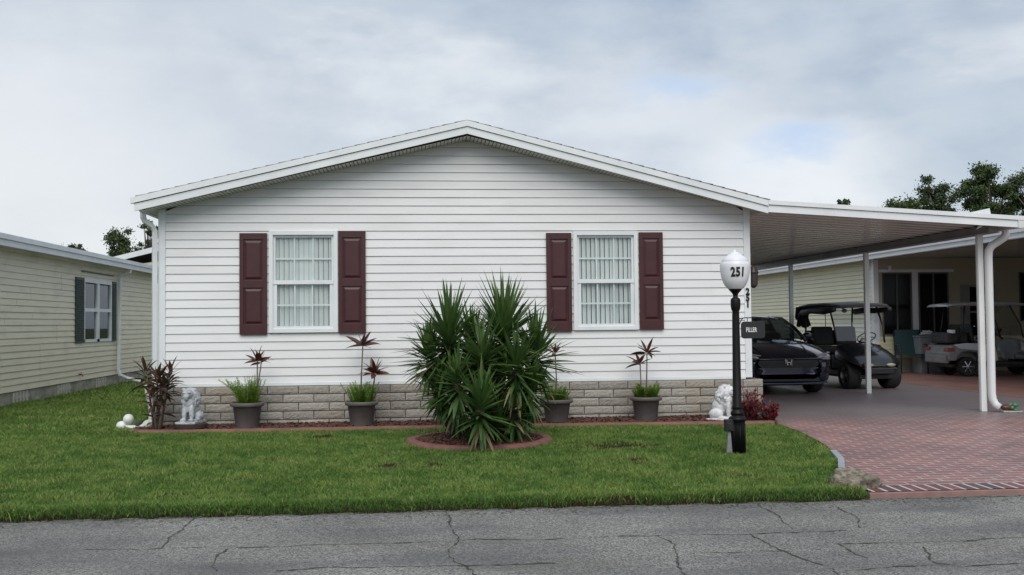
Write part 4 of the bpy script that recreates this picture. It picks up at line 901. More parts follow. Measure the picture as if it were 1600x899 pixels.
# white vinyl gate post beyond the corner
gp = thing('gate_post', 'white vinyl post with domed cap standing behind the left corner of the house', 'fence post', (-4.09, 16.5, GZ))
mb = MB(); mb.box(-.06, .06, -.06, .06, -.02, 1.88); mb.box(-.068, .068, -.068, .068, 1.86, 1.90); mb.build('post', m_cyan, gp, bevel=.006)
mb = MB(); mb.lathe([(.066, 1.90), (.064, 1.94), (.055, 1.98), (.036, 2.01), (.001, 2.02)], n=16, cap=False); mb.build('cap', m_cyan, gp, smooth=True)
fp = MB(); 
for k in range(6): fp.box(-4.02+.09*k, -3.94+.09*k, 16.48, 16.50, .14, 1.8)
fp.box(-4.02, -3.46, 16.46, 16.52, .2, .3); fp.box(-4.02, -3.46, 16.46, 16.52, 1.65, 1.75)
tag(fp.build('fence_panel', m_cyan), 'short white vinyl fence panel closing the gap between post and house side', 'fence')

# ------------------------------------------------------------------ left neighbour
nl = thing('neighbour_home', 'tan lap-sided neighbouring home on the left with slate shutters and a rough skirting', 'house', (-6.95, 12, 0))
def nb(mb, *a, par=None, **k):
    o = mb.build(*a, **k, origin=(-6.95, 12, 0)); o.location = (0, 0, 0); o.parent = par or nl; return o
NX = -6.95; NY0, NY1 = 13.2, 28.2
WN = (21.965-12, 23.89-12, 1.118, 2.465)
mb = MB(); siding(mb, (NX, 12), (0, 1), (1, 0), lambda z_: (NY0-12, NY1-12), .345, 2.84, .114, holes=[WN])
siding(mb, (-14.9, NY0), (1, 0), (0, -1), lambda z_: (0, 7.95) if z_ < 2.84 else ((z_-2.84)/.13, 7.95-(z_-2.84)/.13), .345, 3.3, .114)
mb.quad((NX, NY1, .3), (-14.9, NY1, .3), (-14.9, NY1, 2.84), (NX, NY1, 2.84)); mb.quad((-14.9, NY1, .3), (-14.9, NY0, .3), (-14.9, NY0, 2.84), (-14.9, NY1, 2.84))
nb(mb, 'wall', m_nbsid)
mb = MB(); mb.box(NX-.09, NX+.02, NY0-.025, NY0+.07, .33, 2.84); nb(mb, 'corner_trim', m_trim)
mb = MB(); mb.box(NX-.02, NX+.02, NY1-.08, NY1+.02, .33, 2.84); nb(mb, 'corner_trim', m_trim)
m_vent = mat('grey_vent', (.56, .55, .50), (.45, .44, .40), 6, .8)
# skirting with slots
mb = MB(); mb.box(-14.9, NX+.0, NY0+.01, NY1, -.02, .335)
nb(mb, 'skirting', m_nbskirt)
for yv in (18.65, 20.85, 23.2):
    v = MB()
    for k in range(5): v.box(NX+.0, NX+.018, yv-.32+k*.15, yv-.26+k*.15, .12, .32); v.lathe([(.022, 0), (.022, .012)], (NX+.002, yv-.21+k*.15, .23), 8, axis='x')
    nb(v, 'skirting_vent', m_vent)
mb = MB()
mb.prism([(-6.62, NY0-.3, 2.88), (-10.9, NY0-.3, 3.37), (-15.25, NY0-.3, 2.88), (-15.25, NY0-.3, 2.93), (-10.9, NY0-.3, 3.42), (-6.62, NY0-.3, 2.93)], (0, NY1-NY0+.6, 0)); nb(mb, 'roof', m_shingle)
mb = MB(); mb.box(-6.70, -6.63, NY0-.33, NY1+.3, 2.765, 2.90); mb.box(-6.645, -6.60, NY0-.33, NY1+.3, 2.87, 2.955); mb.box(NX, -6.70, NY0-.3, NY1+.3, 2.80, 2.82)
for (xa, za, xb, zb_) in ((-6.62, 2.95, -10.9, 3.44), (-15.2, 2.95, -10.9, 3.44)):
    mb.prism([(xa, NY0-.33, za), (xb, NY0-.33, zb_), (xb, NY0-.33, zb_-.17), (xa, NY0-.33, za-.17)], (0, .03, 0))
nb(mb, 'fascia', m_trim)
y0_, y1_, z0, z1 = 21.965, 23.89, 1.118, 2.465; ym = (y0_+y1_)/2
fr = MB()
for a in ((y0_, y0_+.07, z0, z1), (y1_-.07, y1_, z0, z1), (ym-.08, ym+.08, z0, z1), (y0_, y1_, z0, z0+.06), (y0_, y1_, z1-.09, z1), (y0_, y1_, (z0+z1)/2-.03, (z0+z1)/2+.04)): fr.box(NX-.03+.002*(a[0] > 22), NX+.035+.002*(a[2] > 1.5)+.001*(a[0] > 23), a[0], a[1], a[2], a[3])
wn = nb(fr, 'window', m_trim)
p = MB(); p.quad((NX-.0, y0_, z0), (NX, y1_, z0), (NX, y1_, z1), (NX, y0_, z1)); nb(p, 'pane', glass('house_glass', (.6, .65, .65), .10), par=wn)
p = MB(); 
for k in range(14):
    if k in (3, 4, 10): continue
    yy_ = y0_+.08+k*.13; p.quad((NX-.10, yy_, z0+.05), (NX-.14, yy_+.12, z0+.05), (NX-.14, yy_+.12, z1-.05), (NX-.10, yy_, z1-.05))
nb(p, 'curtain', mat('grey_curtain', (.16, .18, .17), (.09, .1, .1), 3, .8), par=wn)
p = MB(); p.box(NX-.6, NX-.3, y0_-.2, y1_+.2, z0-.2, z1+.2); nb(p, 'window_recess', m_dark, par=wn)
mb = MB(); mb.box(NX, NX+.05, y0_-.12, y1_+.15, z1+.12, z1+.14); nb(mb, 'drip_rail', m_shingle)
for a, b_ in ((21.46, 21.955), (23.90, 24.22)):
    s_ = MB(); s_.box(NX+.012, NX+.045, a, b_, 1.115, 2.46); 
    k = 1.18
    while k < 2.40:
        s_.obox((NX+.05, (a+b_)/2, k), (1, 0, -.6), (0, 1, 0), (.6, 0, 1), .012, (b_-a)/2-.05, .004); k += .045
    nb(s_, 'shutter', m_slate)
mb = MB(); mb.tube([(-6.66, 24.45, 2.80), (-6.68, 24.45, 2.70), (-6.87, 24.42, 2.62), (-6.88, 24.4, 2.5), (-6.88, 24.3, .45), (-6.85, 24.3, .33), (-6.72, 24.4, .25), (-6.35, 24.5, .14)], .045, 6); nb(mb, 'downspout', m_trim, bevel=.004)
mb = MB(); mb.tube([(NX, 21.7, .47), (NX+.08, 21.7, .47), (NX+.1, 21.7, .43)], .014, 8); mb.lathe([(.03, 0), (.03, .01)], (NX+.06, 21.7, .50), 10); nb(mb, 'spigot', mat('red_tap', (.25, .03, .02), None, 9, .5))
# house behind on the left
rh = thing('rear_home', 'pale home far behind, only its white gable edge seen over the left roof', 'house', (-9, 36, GZ))
mb = MB(); mb.box(-3.2, 5, .3, 12, 0, 3.1); mb.add([(-3.2, .3, 3.1), (5, .3, 3.1), (2.5, .3, 3.95)], [(0, 1, 2)]); mb.build('wall', m_nbsid, rh)
mb = MB(); mb.prism([(-3.6, 0, 3.1), (2.5, 0, 4.62), (8.6, 0, 3.1), (8.6, 0, 3.16), (2.5, 0, 4.70), (-3.6, 0, 3.16)], (0, 12, 0)); mb.build('roof', m_shingle, rh)
mb = MB(); mb.prism([(-3.6, -.03, 3.16), (2.5, -.03, 4.68), (2.5, -.03, 4.5), (-3.6, -.03, 2.98)], (0, .03, 0)); mb.prism([(2.5, -.03, 4.68), (8.6, -.03, 3.16), (8.6, -.03, 2.98), (2.5, -.03, 4.5)], (0, .03, 0)); mb.build('fascia', m_trim, rh)

# ------------------------------------------------------------------ right neighbour
nr_ = thing('cream_home', 'cream-sided neighbouring home behind the carport with a shaded porch and dark windows', 'house', (11.5, 25, GZ))
def rb_(mb, *a, par=None, **k):
    o = mb.build(*a, **k, origin=(11.5, 25, GZ)); o.location = (0, 0, 0); o.parent = par or nr_; return o
HX, HY = 11.5, 25.0
mb = MB(); siding(mb, (HX, HY), (0, 1), (-1, 0), lambda z_: (0, 13), .55, 2.95, .114, lip=.02, groove=.010)
siding(mb, (HX, HY), (1, 0), (0, -1), lambda z_: (0, 5.2), .45, 1.0, .114)
rb_(mb, 'wall', m_cream)
mb = MB(); WD = [(.20, .98, 1.03, 2.62), (1.16, 1.96, 1.03, 2.62), (3.85, 4.75, 1.35, 2.62)]; DR = (2.27, 3.2, GZ, 2.3)
holes = [(a, b_, c, d) for a, b_, c, d in WD]+[DR]
# front wall above the dado as plain boards round the openings
edges = sorted({0, 5.2, *[h[0] for h in holes], *[h[1] for h in holes]})
for a, b_ in zip(edges, edges[1:]):
    zz = [(1.0, 2.98)]
    for h in holes:
        if h[0] <= a+1e-6 and h[1] >= b_-1e-6: zz = [(1.0, h[2])] if h[2] > 1.0 else []; zz.append((h[3], 2.98))
    for c, d in zz: mb.quad((HX+a, HY, c), (HX+b_, HY, c), (HX+b_, HY, d), (HX+a, HY, d))
mb.box(HX, HX+5.2, HY+.04, HY+.06, GZ, .46)
rb_(mb, 'porch_wall', m_porch)
mb = MB(); mb.box(HX-.03, HX+.1, HY-.03, HY+.1, .45, 2.95); mb.box(HX+1.0, HX+1.14, HY-.025, HY, .98, 2.7); mb.box(HX+.12, HX+2.1, HY-.02, HY+.0, 2.63, 2.70); rb_(mb, 'trim', m_alum)
mb = MB(); mb.box(HX-.02, HX+.05, HY-.02, HY+13, GZ-.03, .545); mb.box(HX+.05, HX+5.2, HY-.05, HY+.03, GZ-.03, .44); rb_(mb, 'skirting', mat('cream_block', (.45, .43, .33), (.36, .34, .26), 8, .9, bump=.4))
for a, b_, c, d in WD:
    f = MB(); xm = (a+b_)/2
    for (p, q, r_, s_) in ((a, a+.035, c, d), (b_-.035, b_, c, d), (xm-.02, xm+.02, c, d), (a+.035, b_-.035, c, c+.035), (a+.035, b_-.035, d-.035, d)): f.box(HX+p, HX+q, HY-.015-.002*(abs(p-(xm-.02)) < 1e-6), HY+.03, r_, s_)
    wo = rb_(f, 'window', mat('grey_frame', (.10, .10, .10), None, 5, .5))
    g_ = MB(); g_.quad((HX+a, HY+.015, c), (HX+b_, HY+.015, c), (HX+b_, HY+.015, d), (HX+a, HY+.015, d)); rb_(g_, 'pane', m_darkglass, par=wo)
f = MB(); f.box(HX+2.27, HX+2.33, HY-.02, HY+.03, GZ+.35, 2.3); f.box(HX+3.14, HX+3.2, HY-.02, HY+.03, GZ+.35, 2.3); f.box(HX+2.27, HX+3.2, HY-.022, HY+.03, 2.24, 2.3); f.box(HX+2.33, HX+3.14, HY-.01, HY+.02, GZ+.3, 1.0); f.box(HX+2.33, HX+2.52, HY-.01, HY+.02, 1.0, 2.24); f.box(HX+2.95, HX+3.14, HY-.01, HY+.02, 1.0, 2.24); f.box(HX+2.52, HX+2.95, HY-.012, HY+.02, 1.58, 1.63)
dr = rb_(f, 'door', mat('grey_door', (.25, .25, .24), None, 4, .5)); g_ = MB(); g_.quad((HX+2.5, HY+.005, 1.0), (HX+2.97, HY+.005, 1.0), (HX+2.97, HY+.005, 2.24), (HX+2.5, HY+.005, 2.24)); rb_(g_, 'pane', m_darkglass, par=dr)
g_ = MB(); g_.ball((HX+2.40, HY-.04, 1.12), .03, 10, 8); rb_(g_, 'handle', m_chrome, par=dr, smooth=True)
# long eave and the porch/carport roof
mb = MB(); mb.box(11.10, 11.16, 13.8, 39, 2.92, 3.10); mb.box(11.06, 11.10, 13.8, 39, 3.03, 3.10); mb.box(11.085, 11.10, 13.8, 39, 2.93, 2.95); rb_(mb, 'fascia', m_alum)
mb = MB(); mb.prism([(11.16, 13.8, 2.98), (17.2, 13.8, 3.02), (17.2, 13.8, 3.10), (11.16, 13.8, 3.06)], (0, 25.2, 0)); rb_(mb, 'porch_roof', m_pan)
mb = MB(); mb.box(11.30, 11.41, 13.9, 14.0, GZ, 2.98); rb_(mb, 'porch_post', m_alum); mb = MB(); mb.box(16.7, 16.85, HY-9, HY+10, GZ, 2.98); rb_(mb, 'far_wall', m_porch)
mb = MB(); mb.box(HX+.34, HX+.42, HY-.09, HY-.001, 2.74, 2.80); mb.lathe([(.02, 0), (.045, -.04), (.05, -.10)], (HX+.38, HY-.10, 2.76), 10); rb_(mb, 'wall_light', m_alum)

# ------------------------------------------------------------------ sedan under the carport
def wheel(parent, c, r, w_, side, rim=m_rim, spokes=10, hub=.62):
    mb = MB(); mb.lathe([(r*.68, -w_/2), (r*.93, -w_/2), (r, -w_*.33), (r, w_*.33), (r*.93, w_/2), (r*.68, w_/2)], n=32, axis='x', cap=False)
    wh = mb.build('wheel', m_rubber, parent, smooth=False); wh.location = c
    rm = MB(); rm.lathe([(r*.69, -w_*.42), (r*.62, -w_*.1), (r*.62, w_*.1), (r*.69, w_*.42)], n=32, axis='x', cap=False); xo = side*w_*.30
    rm.lathe([(.001, xo+side*.006), (r*.14, xo+side*.004), (r*.16, xo-side*.02)], n=16, axis='x', cap=False)
    for k in range(spokes):
        a = 2*PI*k/spokes; rm.bar((xo, math.cos(a)*r*.1, math.sin(a)*r*.1), (xo-side*.01, math.cos(a)*r*.66, math.sin(a)*r*.66), r*.045, r*.03, up=(1, 0, 0))
    rm.build('rim', rim, wh, smooth=False)
    dk = MB(); dk.lathe([(.001, xo-side*.04), (r*.62, xo-side*.04)], n=20, axis='x', cap=False); dk.build('brake_disc', m_blackplastic, wh)
    return wh
def sedan():
    root = thing('parked_car', 'dark navy sedan parked nose-out under the carport', 'car', (6.50, 17.62, GZ), 0)
    # stations from nose (y=0) to tail: y, half width, bottom z, shoulder z, centre z
    ST = [(.00, .60, .30, .60, .64), (.05, .74, .22, .66, .705), (.18, .85, .17, .71, .765), (.45, .915, .16, .79, .855), (.80, .93, .16, .86, .925), (1.25, .93, .16, .92, .985), (1.7, .93, .16, .94, 1.0), (2.5, .93, .16, .95, 1.0), (3.4, .93, .17, .97, 1.0), (4.1, .92, .2, .99, 1.04), (4.6, .88, .25, .97, 1.02), (4.85, .78, .32, .88, .92), (4.9, .66, .4, .72, .78)]
    mb = MB(); K = None; vs = []
    for (y, w_, zb, zs_, zc) in ST:
        half = [(0, zb), (w_*.80, zb), (w_*.955, zb+.06), (w_*.985, zb+.22), (w_, zb+(zs_-zb)*.62), (w_*.985, zs_-.06), (w_*.93, zs_), (w_*.72, zs_+(zc-zs_)*.62), (w_*.40, zs_+(zc-zs_)*.92), (0, zc)]
        ringp = half+[(-x_, z_) for x_, z_ in half[-2:0:-1]]; K = len(ringp); vs += [(x_, y, z_) for x_, z_ in ringp]
    n = len(ST); fs = [(i*K+j, i*K+(j+1) % K, (i+1)*K+(j+1) % K, (i+1)*K+j) for i in range(n-1) for j in range(K)]+[tuple(range(K)), tuple(range((n-1)*K, n*K))[::-1]]
    mb.add(vs, fs); body = mb.build('body', m_navy, root, smooth=True); s_ = body.modifiers.new('s', 'SUBSURF'); s_.levels = 2; s_.render_levels = 2
    # hood creases
    for sgn in (-1, 1): mb = MB(); mb.tube([(sgn*.42, .22, .795), (sgn*.50, .7, .905), (sgn*.58, 1.2, .965)], .007, 6); mb.build('hood_crease', m_navy, body, smooth=True)
    # greenhouse: roof skin, pillars, glass
    G = [(1.18, .74, .985), (2.02, .60, 1.395), (2.5, .585, 1.425), (3.1, .585, 1.415), (3.5, .57, 1.375), (4.25, .66, 1.03)]
    mb = MB()
    roofv = [(1.98, .60, 1.375), (2.1, .61, 1.405), (2.6, .60, 1.43), (3.1, .60, 1.42), (3.5, .58, 1.38)]; vs = []
    for y, w_, z_ in roofv: vs += [(-w_, y, z_-.035), (-w_*.8, y, z_), (0, y, z_+.02), (w_*.8, y, z_), (w_, y, z_-.035)]
    mb.add(vs, [(i*5+j, i*5+j+1, (i+1)*5+j+1, (i+1)*5+j) for i in range(4) for j in range(4)])
    for sgn in (-1, 1):
        mb.tube([(sgn*.76, 1.15, .965), (sgn*.70, 1.55, 1.20), (sgn*.615, 2.0, 1.375)], [.035, .032, .03], 8); mb.tube([(sgn*.60, 3.45, 1.37), (sgn*.70, 4.15, 1.02)], .045, 8); mb.tube([(sgn*.80, 2.75, .97), (sgn*.62, 2.78, 1.38)], .03, 6); mb.tube([(sgn*.61, 2.0, 1.375), (sgn*.62, 2.8, 1.395), (sgn*.60, 3.45, 1.36)], .026, 8)
    mb.build('roof', m_navy, root, smooth=True)
    mb = MB(); vs = []
    for t_ in range(5):
        a = t_/4; y = 1.16+(2.0-1.16)*a; z_ = .98+(1.39-.98)*(a**.9); w_ = .74+(.60-.74)*a
        vs += [(x_*w_, y-.10*(1-x_*x_)*(1-a*.5), z_+.02*(1-x_*x_)) for x_ in (-1, -.6, -.2, .2, .6, 1)]
    mb.add(vs, [(i*6+j, i*6+j+1, (i+1)*6+j+1, (i+1)*6+j) for i in range(4) for j in range(5)])
    mb.build('windscreen', m_carglass, root, smooth=True)
    mb = MB()
    for sgn in (-1, 1):
        mb.add([(sgn*.79, 1.35, .97), (sgn*.84, 2.75, .98), (sgn*.82, 4.0, 1.0), (sgn*.60, 3.4, 1.37), (sgn*.615, 2.7, 1.40), (sgn*.61, 2.02, 1.37)], [(0, 1, 2, 3, 4, 5)])
    mb.add([(-.57, 3.5, 1.37), (.57, 3.5, 1.37), (.66, 4.25, 1.03), (-.66, 4.25, 1.03)], [(0, 1, 2, 3)]); mb.build('side_glass', m_carglass, root)
    mb = MB(); mb.box(-.62, .62, 1.35, 1.75, .7, .99)
    for x_ in (-.38, .38): mb.box(x_-.25, x_+.25, 2.15, 2.35, .5, 1.10); mb.box(x_-.12, x_+.12, 2.2, 2.28, 1.12, 1.27)
    mb.lathe([(.17, 0), (.19, .02), (.17, .03)], (.38, 1.8, .93), 16, axis='y', cap=False); mb.build('interior', m_blackplastic, root)
    for sgn in (-1, 1):
        m_ = MB(); m_.ball((sgn*.99, 1.62, 1.04), (.105, .07, .068), 14, 10); m_.tube([(sgn*.84, 1.60, .97), (sgn*.93, 1.62, 1.0)], .025, 6); m_.build('mirror', m_navy, root, smooth=True)
        # headlight wraps the corner
        h_ = MB(); P = [(.50, .030, .66), (.66, .045, .655), (.80, .14, .65), (.885, .40, .70), (.90, .56, .745), (.84, .34, .765), (.74, .14, .735), (.56, .045, .695)]
        P = [(sgn*a*1.01, b_-.035, c+.012*(1 if c > .69 else -1)) for a, b_, c in P]; cen = (sgn*.80, .08, .70); h_.add(P+[cen], [(i, (i+1) % 8, 8) for i in range(8)])
        h_.bar((sgn*.50, -.02, .715), (sgn*.78, .08, .765), .012, .010); h_.build('headlight', m_lens, root)
        f_ = MB(); f_.prism([(sgn*.62, .012, .40), (sgn*.80, .10, .38), (sgn*.82, .12, .46), (sgn*.70, .03, .46)], (0, .03, 0)); f_.build('fog_light', m_blackplastic, root)
    mb = MB(); mb.prism([(-.50, -.012, .50), (.50, -.012, .50), (.56, -.012, .58), (.52, -.012, .635), (-.52, -.012, .635), (-.56, -.012, .58)], (0, .08, 0)); mb.prism([(-.58, .0, .26), (.58, .0, .26), (.50, .0, .39), (-.50, .0, .39)], (0, .08, 0))
    for k in range(3): mb.box(-.5, .5, -.02, -.012, .52+k*.03, .53+k*.03)
    gr = mb.build('grille', m_blackplastic, root, bevel=.004)
    mb = MB(); mb.tube([(-.68, .06, .665), (-.50, -.005, .655), (0, -.03, .66), (.50, -.005, .655), (.68, .06, .665)], .022, 8, squash=.7); mb.build('grille_bar', mat('dark_chrome', (.12, .12, .13), (.09, .09, .1), 5, .2, metal=.9), gr, smooth=True)
    mb = MB()       # emblem: an H in a rounded frame
    z_ = .60; y_ = -.04
    fr_ = [(-.075, z_+.05), (.075, z_+.05), (.055, z_-.06), (-.055, z_-.06), (-.075, z_+.05)]
    mb.tube([(a, y_, b_) for a, b_ in fr_], .007, 6); mb.bar((-.048, y_, z_+.042), (-.026, y_, z_-.05), .009, .006, up=(0, 1, 0)); mb.bar((.048, y_, z_+.042), (.026, y_, z_-.05), .009, .006, up=(0, 1, 0)); mb.bar((-.035, y_, z_-.004), (.035, y_, z_-.004), .008, .006, up=(0, 1, 0))
    mb.build('emblem', m_chrome, gr)
    mb = MB(); mb.tube([(-.74, .08, .235), (-.5, .0, .225), (0, -.02, .22), (.5, .0, .225), (.74, .08, .235)], .012, 6); mb.build('lip_spoiler', mat('satin_trim', (.10, .12, .18), None, 5, .3, metal=.5), root, smooth=True)
    for sgn in (-1, 1):
        for y in (.95, 3.78):
            wheel(root, (sgn*.80, y, .33), .33, .225, sgn)
            a_ = MB(); a_.tube([(sgn*.925, y+math.cos(q)*.36, .33+math.sin(q)*.36) for q in [PI*k/12 for k in range(13)]], .022, 6); a_.build('wheel_arch', m_blackplastic, root, smooth=True)
sedan()

# ------------------------------------------------------------------ golf carts
def cart_wheels(root, pts, r, w_, rim=m_rim):
    for x_, y_ in pts: wheel(root, (x_, y_, r), r, w_, 1 if x_ > 0 else -1, rim, 6)
def golf_cart(name, label, loc, rz, body, dark):
    """nose towards local -Y, origin on the ground under the front axle"""
    root = thing(name, label, 'golf cart', loc, rz, )
    cart_wheels(root, ((.40, 0), (-.40, 0), (.42, 1.67), (-.42, 1.67)), .265 if dark else .225, .26 if dark else .21)
    # front cowl
    vs = []; ST = [(-.44, .34, .34, .44), (-.40, .44, .32, .52), (-.22, .52, .32, .66), (.05, .54, .34, .76), (.30, .54, .36, .84), (.42, .52, .38, .87)]
    for (y, w_, zb, zt) in ST:
        hf = [(0, zb), (w_*.5, zb), (w_*.56, zb+.12), (w_, zb+.18), (w_, zb+(zt-zb)*.62), (w_*.86, zt-.04), (w_*.5, zt), (0, zt+.015)]; rg = hf+[(-a, b_) for a, b_ in hf[-2:0:-1]]; K = len(rg); vs += [(a, y, b_) for a, b_ in rg]
    mb = MB(); n = len(ST); mb.add(vs, [(i*K+j, i*K+(j+1) % K, (i+1)*K+(j+1) % K, (i+1)*K+j) for i in range(n-1) for j in range(K)]+[tuple(range(K)), tuple(range((n-1)*K, n*K))[::-1]])
    o = mb.build('cowl', body, root, smooth=True); q = o.modifiers.new('s', 'SUBSURF'); q.levels = 1; q.render_levels = 2
    mb = MB(); mb.box(-.27, .27, -.50, -.40, .30, .42); mb.build('front_bumper', m_blackplastic, root, bevel=.02)
    for sgn in (-1, 1):
        h_ = MB(); h_.ball((sgn*.22, -.43, .47), (.10, .035, .035), 12, 8); h_.build('headlight', m_amber, root, smooth=True)
    # floor, sills, rear body
    mb = MB(); mb.box(-.50, .50, .30, 1.15, .26, .33); mb.box(-.34, .34, -.30, 2.0, .20, .28); mb.build('chassis', m_blackplastic, root, bevel=.01)
    # rear body with fenders
    mb = MB(); prof = [(1.0, .33), (1.08, .66), (1.35, .74), (1.75, .76), (2.10, .72), (2.20, .52), (2.16, .36), (1.98, .36), (1.94, .48), (1.84, .555), (1.67, .58), (1.50, .555), (1.40, .48), (1.36, .33)]
    for sgn in (-1, 1): mb.prism([(sgn*.30, y, z_) for y, z_ in prof], (sgn*.28, 0, 0))
    mb.prism([(-.298, 1.0, .33), (-.298, 1.08, .655), (-.298, 1.75, .752), (-.298, 2.10, .712), (-.298, 2.19, .52), (-.298, 2.14, .36)], (.596, 0, 0)); rbdy = mb.build('rear_body', body if dark else m_greycart, root, bevel=.03)  # on the silver cart, shade on the rear is put into a grey body
    if not dark:
        for sgn in (-1, 1):
            mb = MB(); mb.prism([(sgn*.575, y, z_) for y, z_ in ((1.0, .36), (1.06, .67), (1.35, .755), (1.75, .775), (2.06, .74), (1.9, .64), (1.45, .60), (1.34, .36))], (sgn*.022, 0, 0)); mb.build('side_panel', body, root, bevel=.006)
    mb = MB(); mb.box(-.50, .50, 2.10, 2.24, .30, .50); mb.build('rear_bumper', m_greycart if not dark else m_blackplastic, root, bevel=.03)
    for sgn in (-1, 1):
        t_ = MB(); t_.box(sgn*.40-.07 if sgn < 0 else .36, -.36 if sgn < 0 else .595, 2.02, 2.185, .585, .665) if not dark else t_.box(min(sgn*.36, sgn*.5), max(sgn*.36, sgn*.5), 2.10, 2.17, .6, .66)
        if not dark and sgn < 0: t_ = MB(); t_.box(-.595, -.36, 2.02, 2.185, .585, .665)
        t_.build('tail_light', m_redlight, root, bevel=.01)
    # seats
    mb = MB(); mb.box(-.50, .50, 1.02, 1.52, .66, .80); mb.build('seat', m_vinyl, root, bevel=.04)
    mb = MB()
    for x_ in (-.25, .25): mb.obox((x_, 1.56, 1.0), (1, 0, 0), (0, 1, -.18), (0, .18, 1), .235, .05, .20)
    mb.build('backrest', m_vinyl, root, bevel=.05)
    mb = MB(); mb.tube([(-.54, 1.3, .80), (-.55, 1.2, .92), (-.55, 1.42, .95), (-.54, 1.5, .86)], .018, 8); mb.tube([(.54, 1.3, .80), (.55, 1.2, .92), (.55, 1.42, .95), (.54, 1.5, .86)], .018, 8); mb.build('armrest', m_blackplastic, root, smooth=True)
    mb = MB(); cpos = Vector((.26, .62, .98)); ax = Vector((0, .55, .83)).normalized(); s1 = Vector((1, 0, 0)); s2 = ax.cross(s1)
    mb.tube([cpos+s1*math.cos(2*PI*k/20)*.18+s2*math.sin(2*PI*k/20)*.18 for k in range(21)], .014, 7); mb.tube([cpos, cpos-ax*.1+Vector((0, -.25, -.12))], .022, 8)
    for a in (0, 2.1, 4.2): mb.tube([cpos, cpos+s1*math.cos(a)*.18+s2*math.sin(a)*.18], .010, 5)
    mb.build('steering_wheel', m_blackplastic, root, smooth=True)
    # roof frame
    RZ = 1.64 if dark else 1.68
    for sgn in (-1, 1):
        for pt in ([(sgn*.50, .34, .88), (sgn*.51, .42, 1.2), (sgn*.50, .66, RZ-.03)], [(sgn*.50, 1.90, .70), (sgn*.51, 1.78, 1.2), (sgn*.50, 1.72, RZ-.03)]):
            mb = MB(); mb.tube(pt, .019, 8); mb.build('roof_strut', m_blackplastic, root, smooth=True)
    mb = MB(); vs = []; 
    for y, dz, w_ in ((.18, -.03, .50), (.26, .0, .57), (.8, .035, .60), (1.5, .035, .60), (2.06, .0, .58), (2.14, -.03, .50)):
        vs += [(-w_, y, RZ+dz-.035), (-w_*.92, y, RZ+dz), (0, y, RZ+dz+.025), (w_*.92, y, RZ+dz), (w_, y, RZ+dz-.035), (w_*.9, y, RZ-.05), (-w_*.9, y, RZ-.05)]
    mb.add(vs, [(i*7+j, i*7+(j+1) % 7, (i+1)*7+(j+1) % 7, (i+1)*7+j) for i in range(5) for j in range(7)]+[tuple(range(7)), tuple(range(35, 42))[::-1]])
    mb.build('canopy', m_vinyl if dark else m_silver, root, smooth=False, bevel=.008)
    mb = MB(); mb.quad((-.49, .36, .92), (.49, .36, .92), (.49, .62, RZ-.06), (-.49, .62, RZ-.06)); mb.build('windshield', m_clear, root)
    if dark:      # rolled-up rain enclosure and hanging rear curtain
        mb = MB(); mb.tube([(-.58, .25, RZ-.10), (-.60, .7, RZ-.13), (-.60, 1.3, RZ-.11), (-.59, 1.75, RZ-.15)], [.05, .065, .06, .07], 8); mb.build('rolled_curtain', m_vinyl, root, smooth=True); mb = MB(); mb.tube([(.58, .25, RZ-.10), (.60, .8, RZ-.12), (.60, 1.4, RZ-.11), (.59, 1.8, RZ-.13)], [.05, .06, .065, .06], 8)
        mb.build('rolled_curtain', m_vinyl, root, smooth=True); mb = MB()
        n_ = 14; vs = []
        for i in range(n_+1):
            t_ = i/n_; x_ = -.60+.32*t_; wob = .03*math.sin(i*1.9)
            vs += [(x_, 2.08+wob*.3, RZ-.02), (x_-.02, 2.10+wob, RZ-.25), (x_+.02+.1*(1-t_), 2.06+wob, RZ-.48+.1*abs(t_-.3))]
        mb.add(vs, [(i*3+j, i*3+j+1, (i+1)*3+j+1, (i+1)*3+j) for i in range(n_) for j in range(2)])
        mb.tube([(-.58, 1.75, RZ-.12), (-.58, 1.9, RZ-.2), (-.56, 2.05, RZ-.42)], [.06, .05, .05], 8)
        mb.build('rear_curtain', m_vinyl, root, smooth=True)
        mb = MB(); mb.tube([(0, 1.95, RZ-.05), (0, 1.95, 1.0)], .008, 5); mb.build('strap', m_vinyl, root)
        mb = MB(); mb.ball((-.15, .72, RZ-.12), (.06, .03, .04), 10, 8); mb.build('inside_mirror', m_lens, root)
        mb = MB(); mb.box(-.52, .52, 1.66, 2.30, .80, .86); mb.box(-.50, .50, 1.72, 1.82, .86, 1.12); mb.build('rear_seat', m_vinyl, root, bevel=.02)
    else:         # golf bag deck
        mb = MB(); mb.box(-.45, .45, 1.62, 2.1, .76, 1.02); mb.build('bag_well', m_vinyl, root, bevel=.05)
        mb = MB(); mb.box(-.585, -.30, 2.0, 2.06, 1.0, 1.08); mb.build('reflector', m_letter, root, bevel=.01)
        mb = MB(); mb.box(-.52, .52, 1.50, 1.53, 1.15, 1.165); mb.build('grab_bar', m_chrome, root)
    return root
golf_cart('golf_cart', 'black golf cart facing out with rolled-up canopy curtains next to the navy car', (8.72, 19.25, GZ), math.radians(2), m_cartblack, True)
golf_cart('golf_cart', 'silver and grey golf cart seen from behind on the neighbour driveway', (14.35, 23.15, GZ), math.radians(88), m_silver, False)

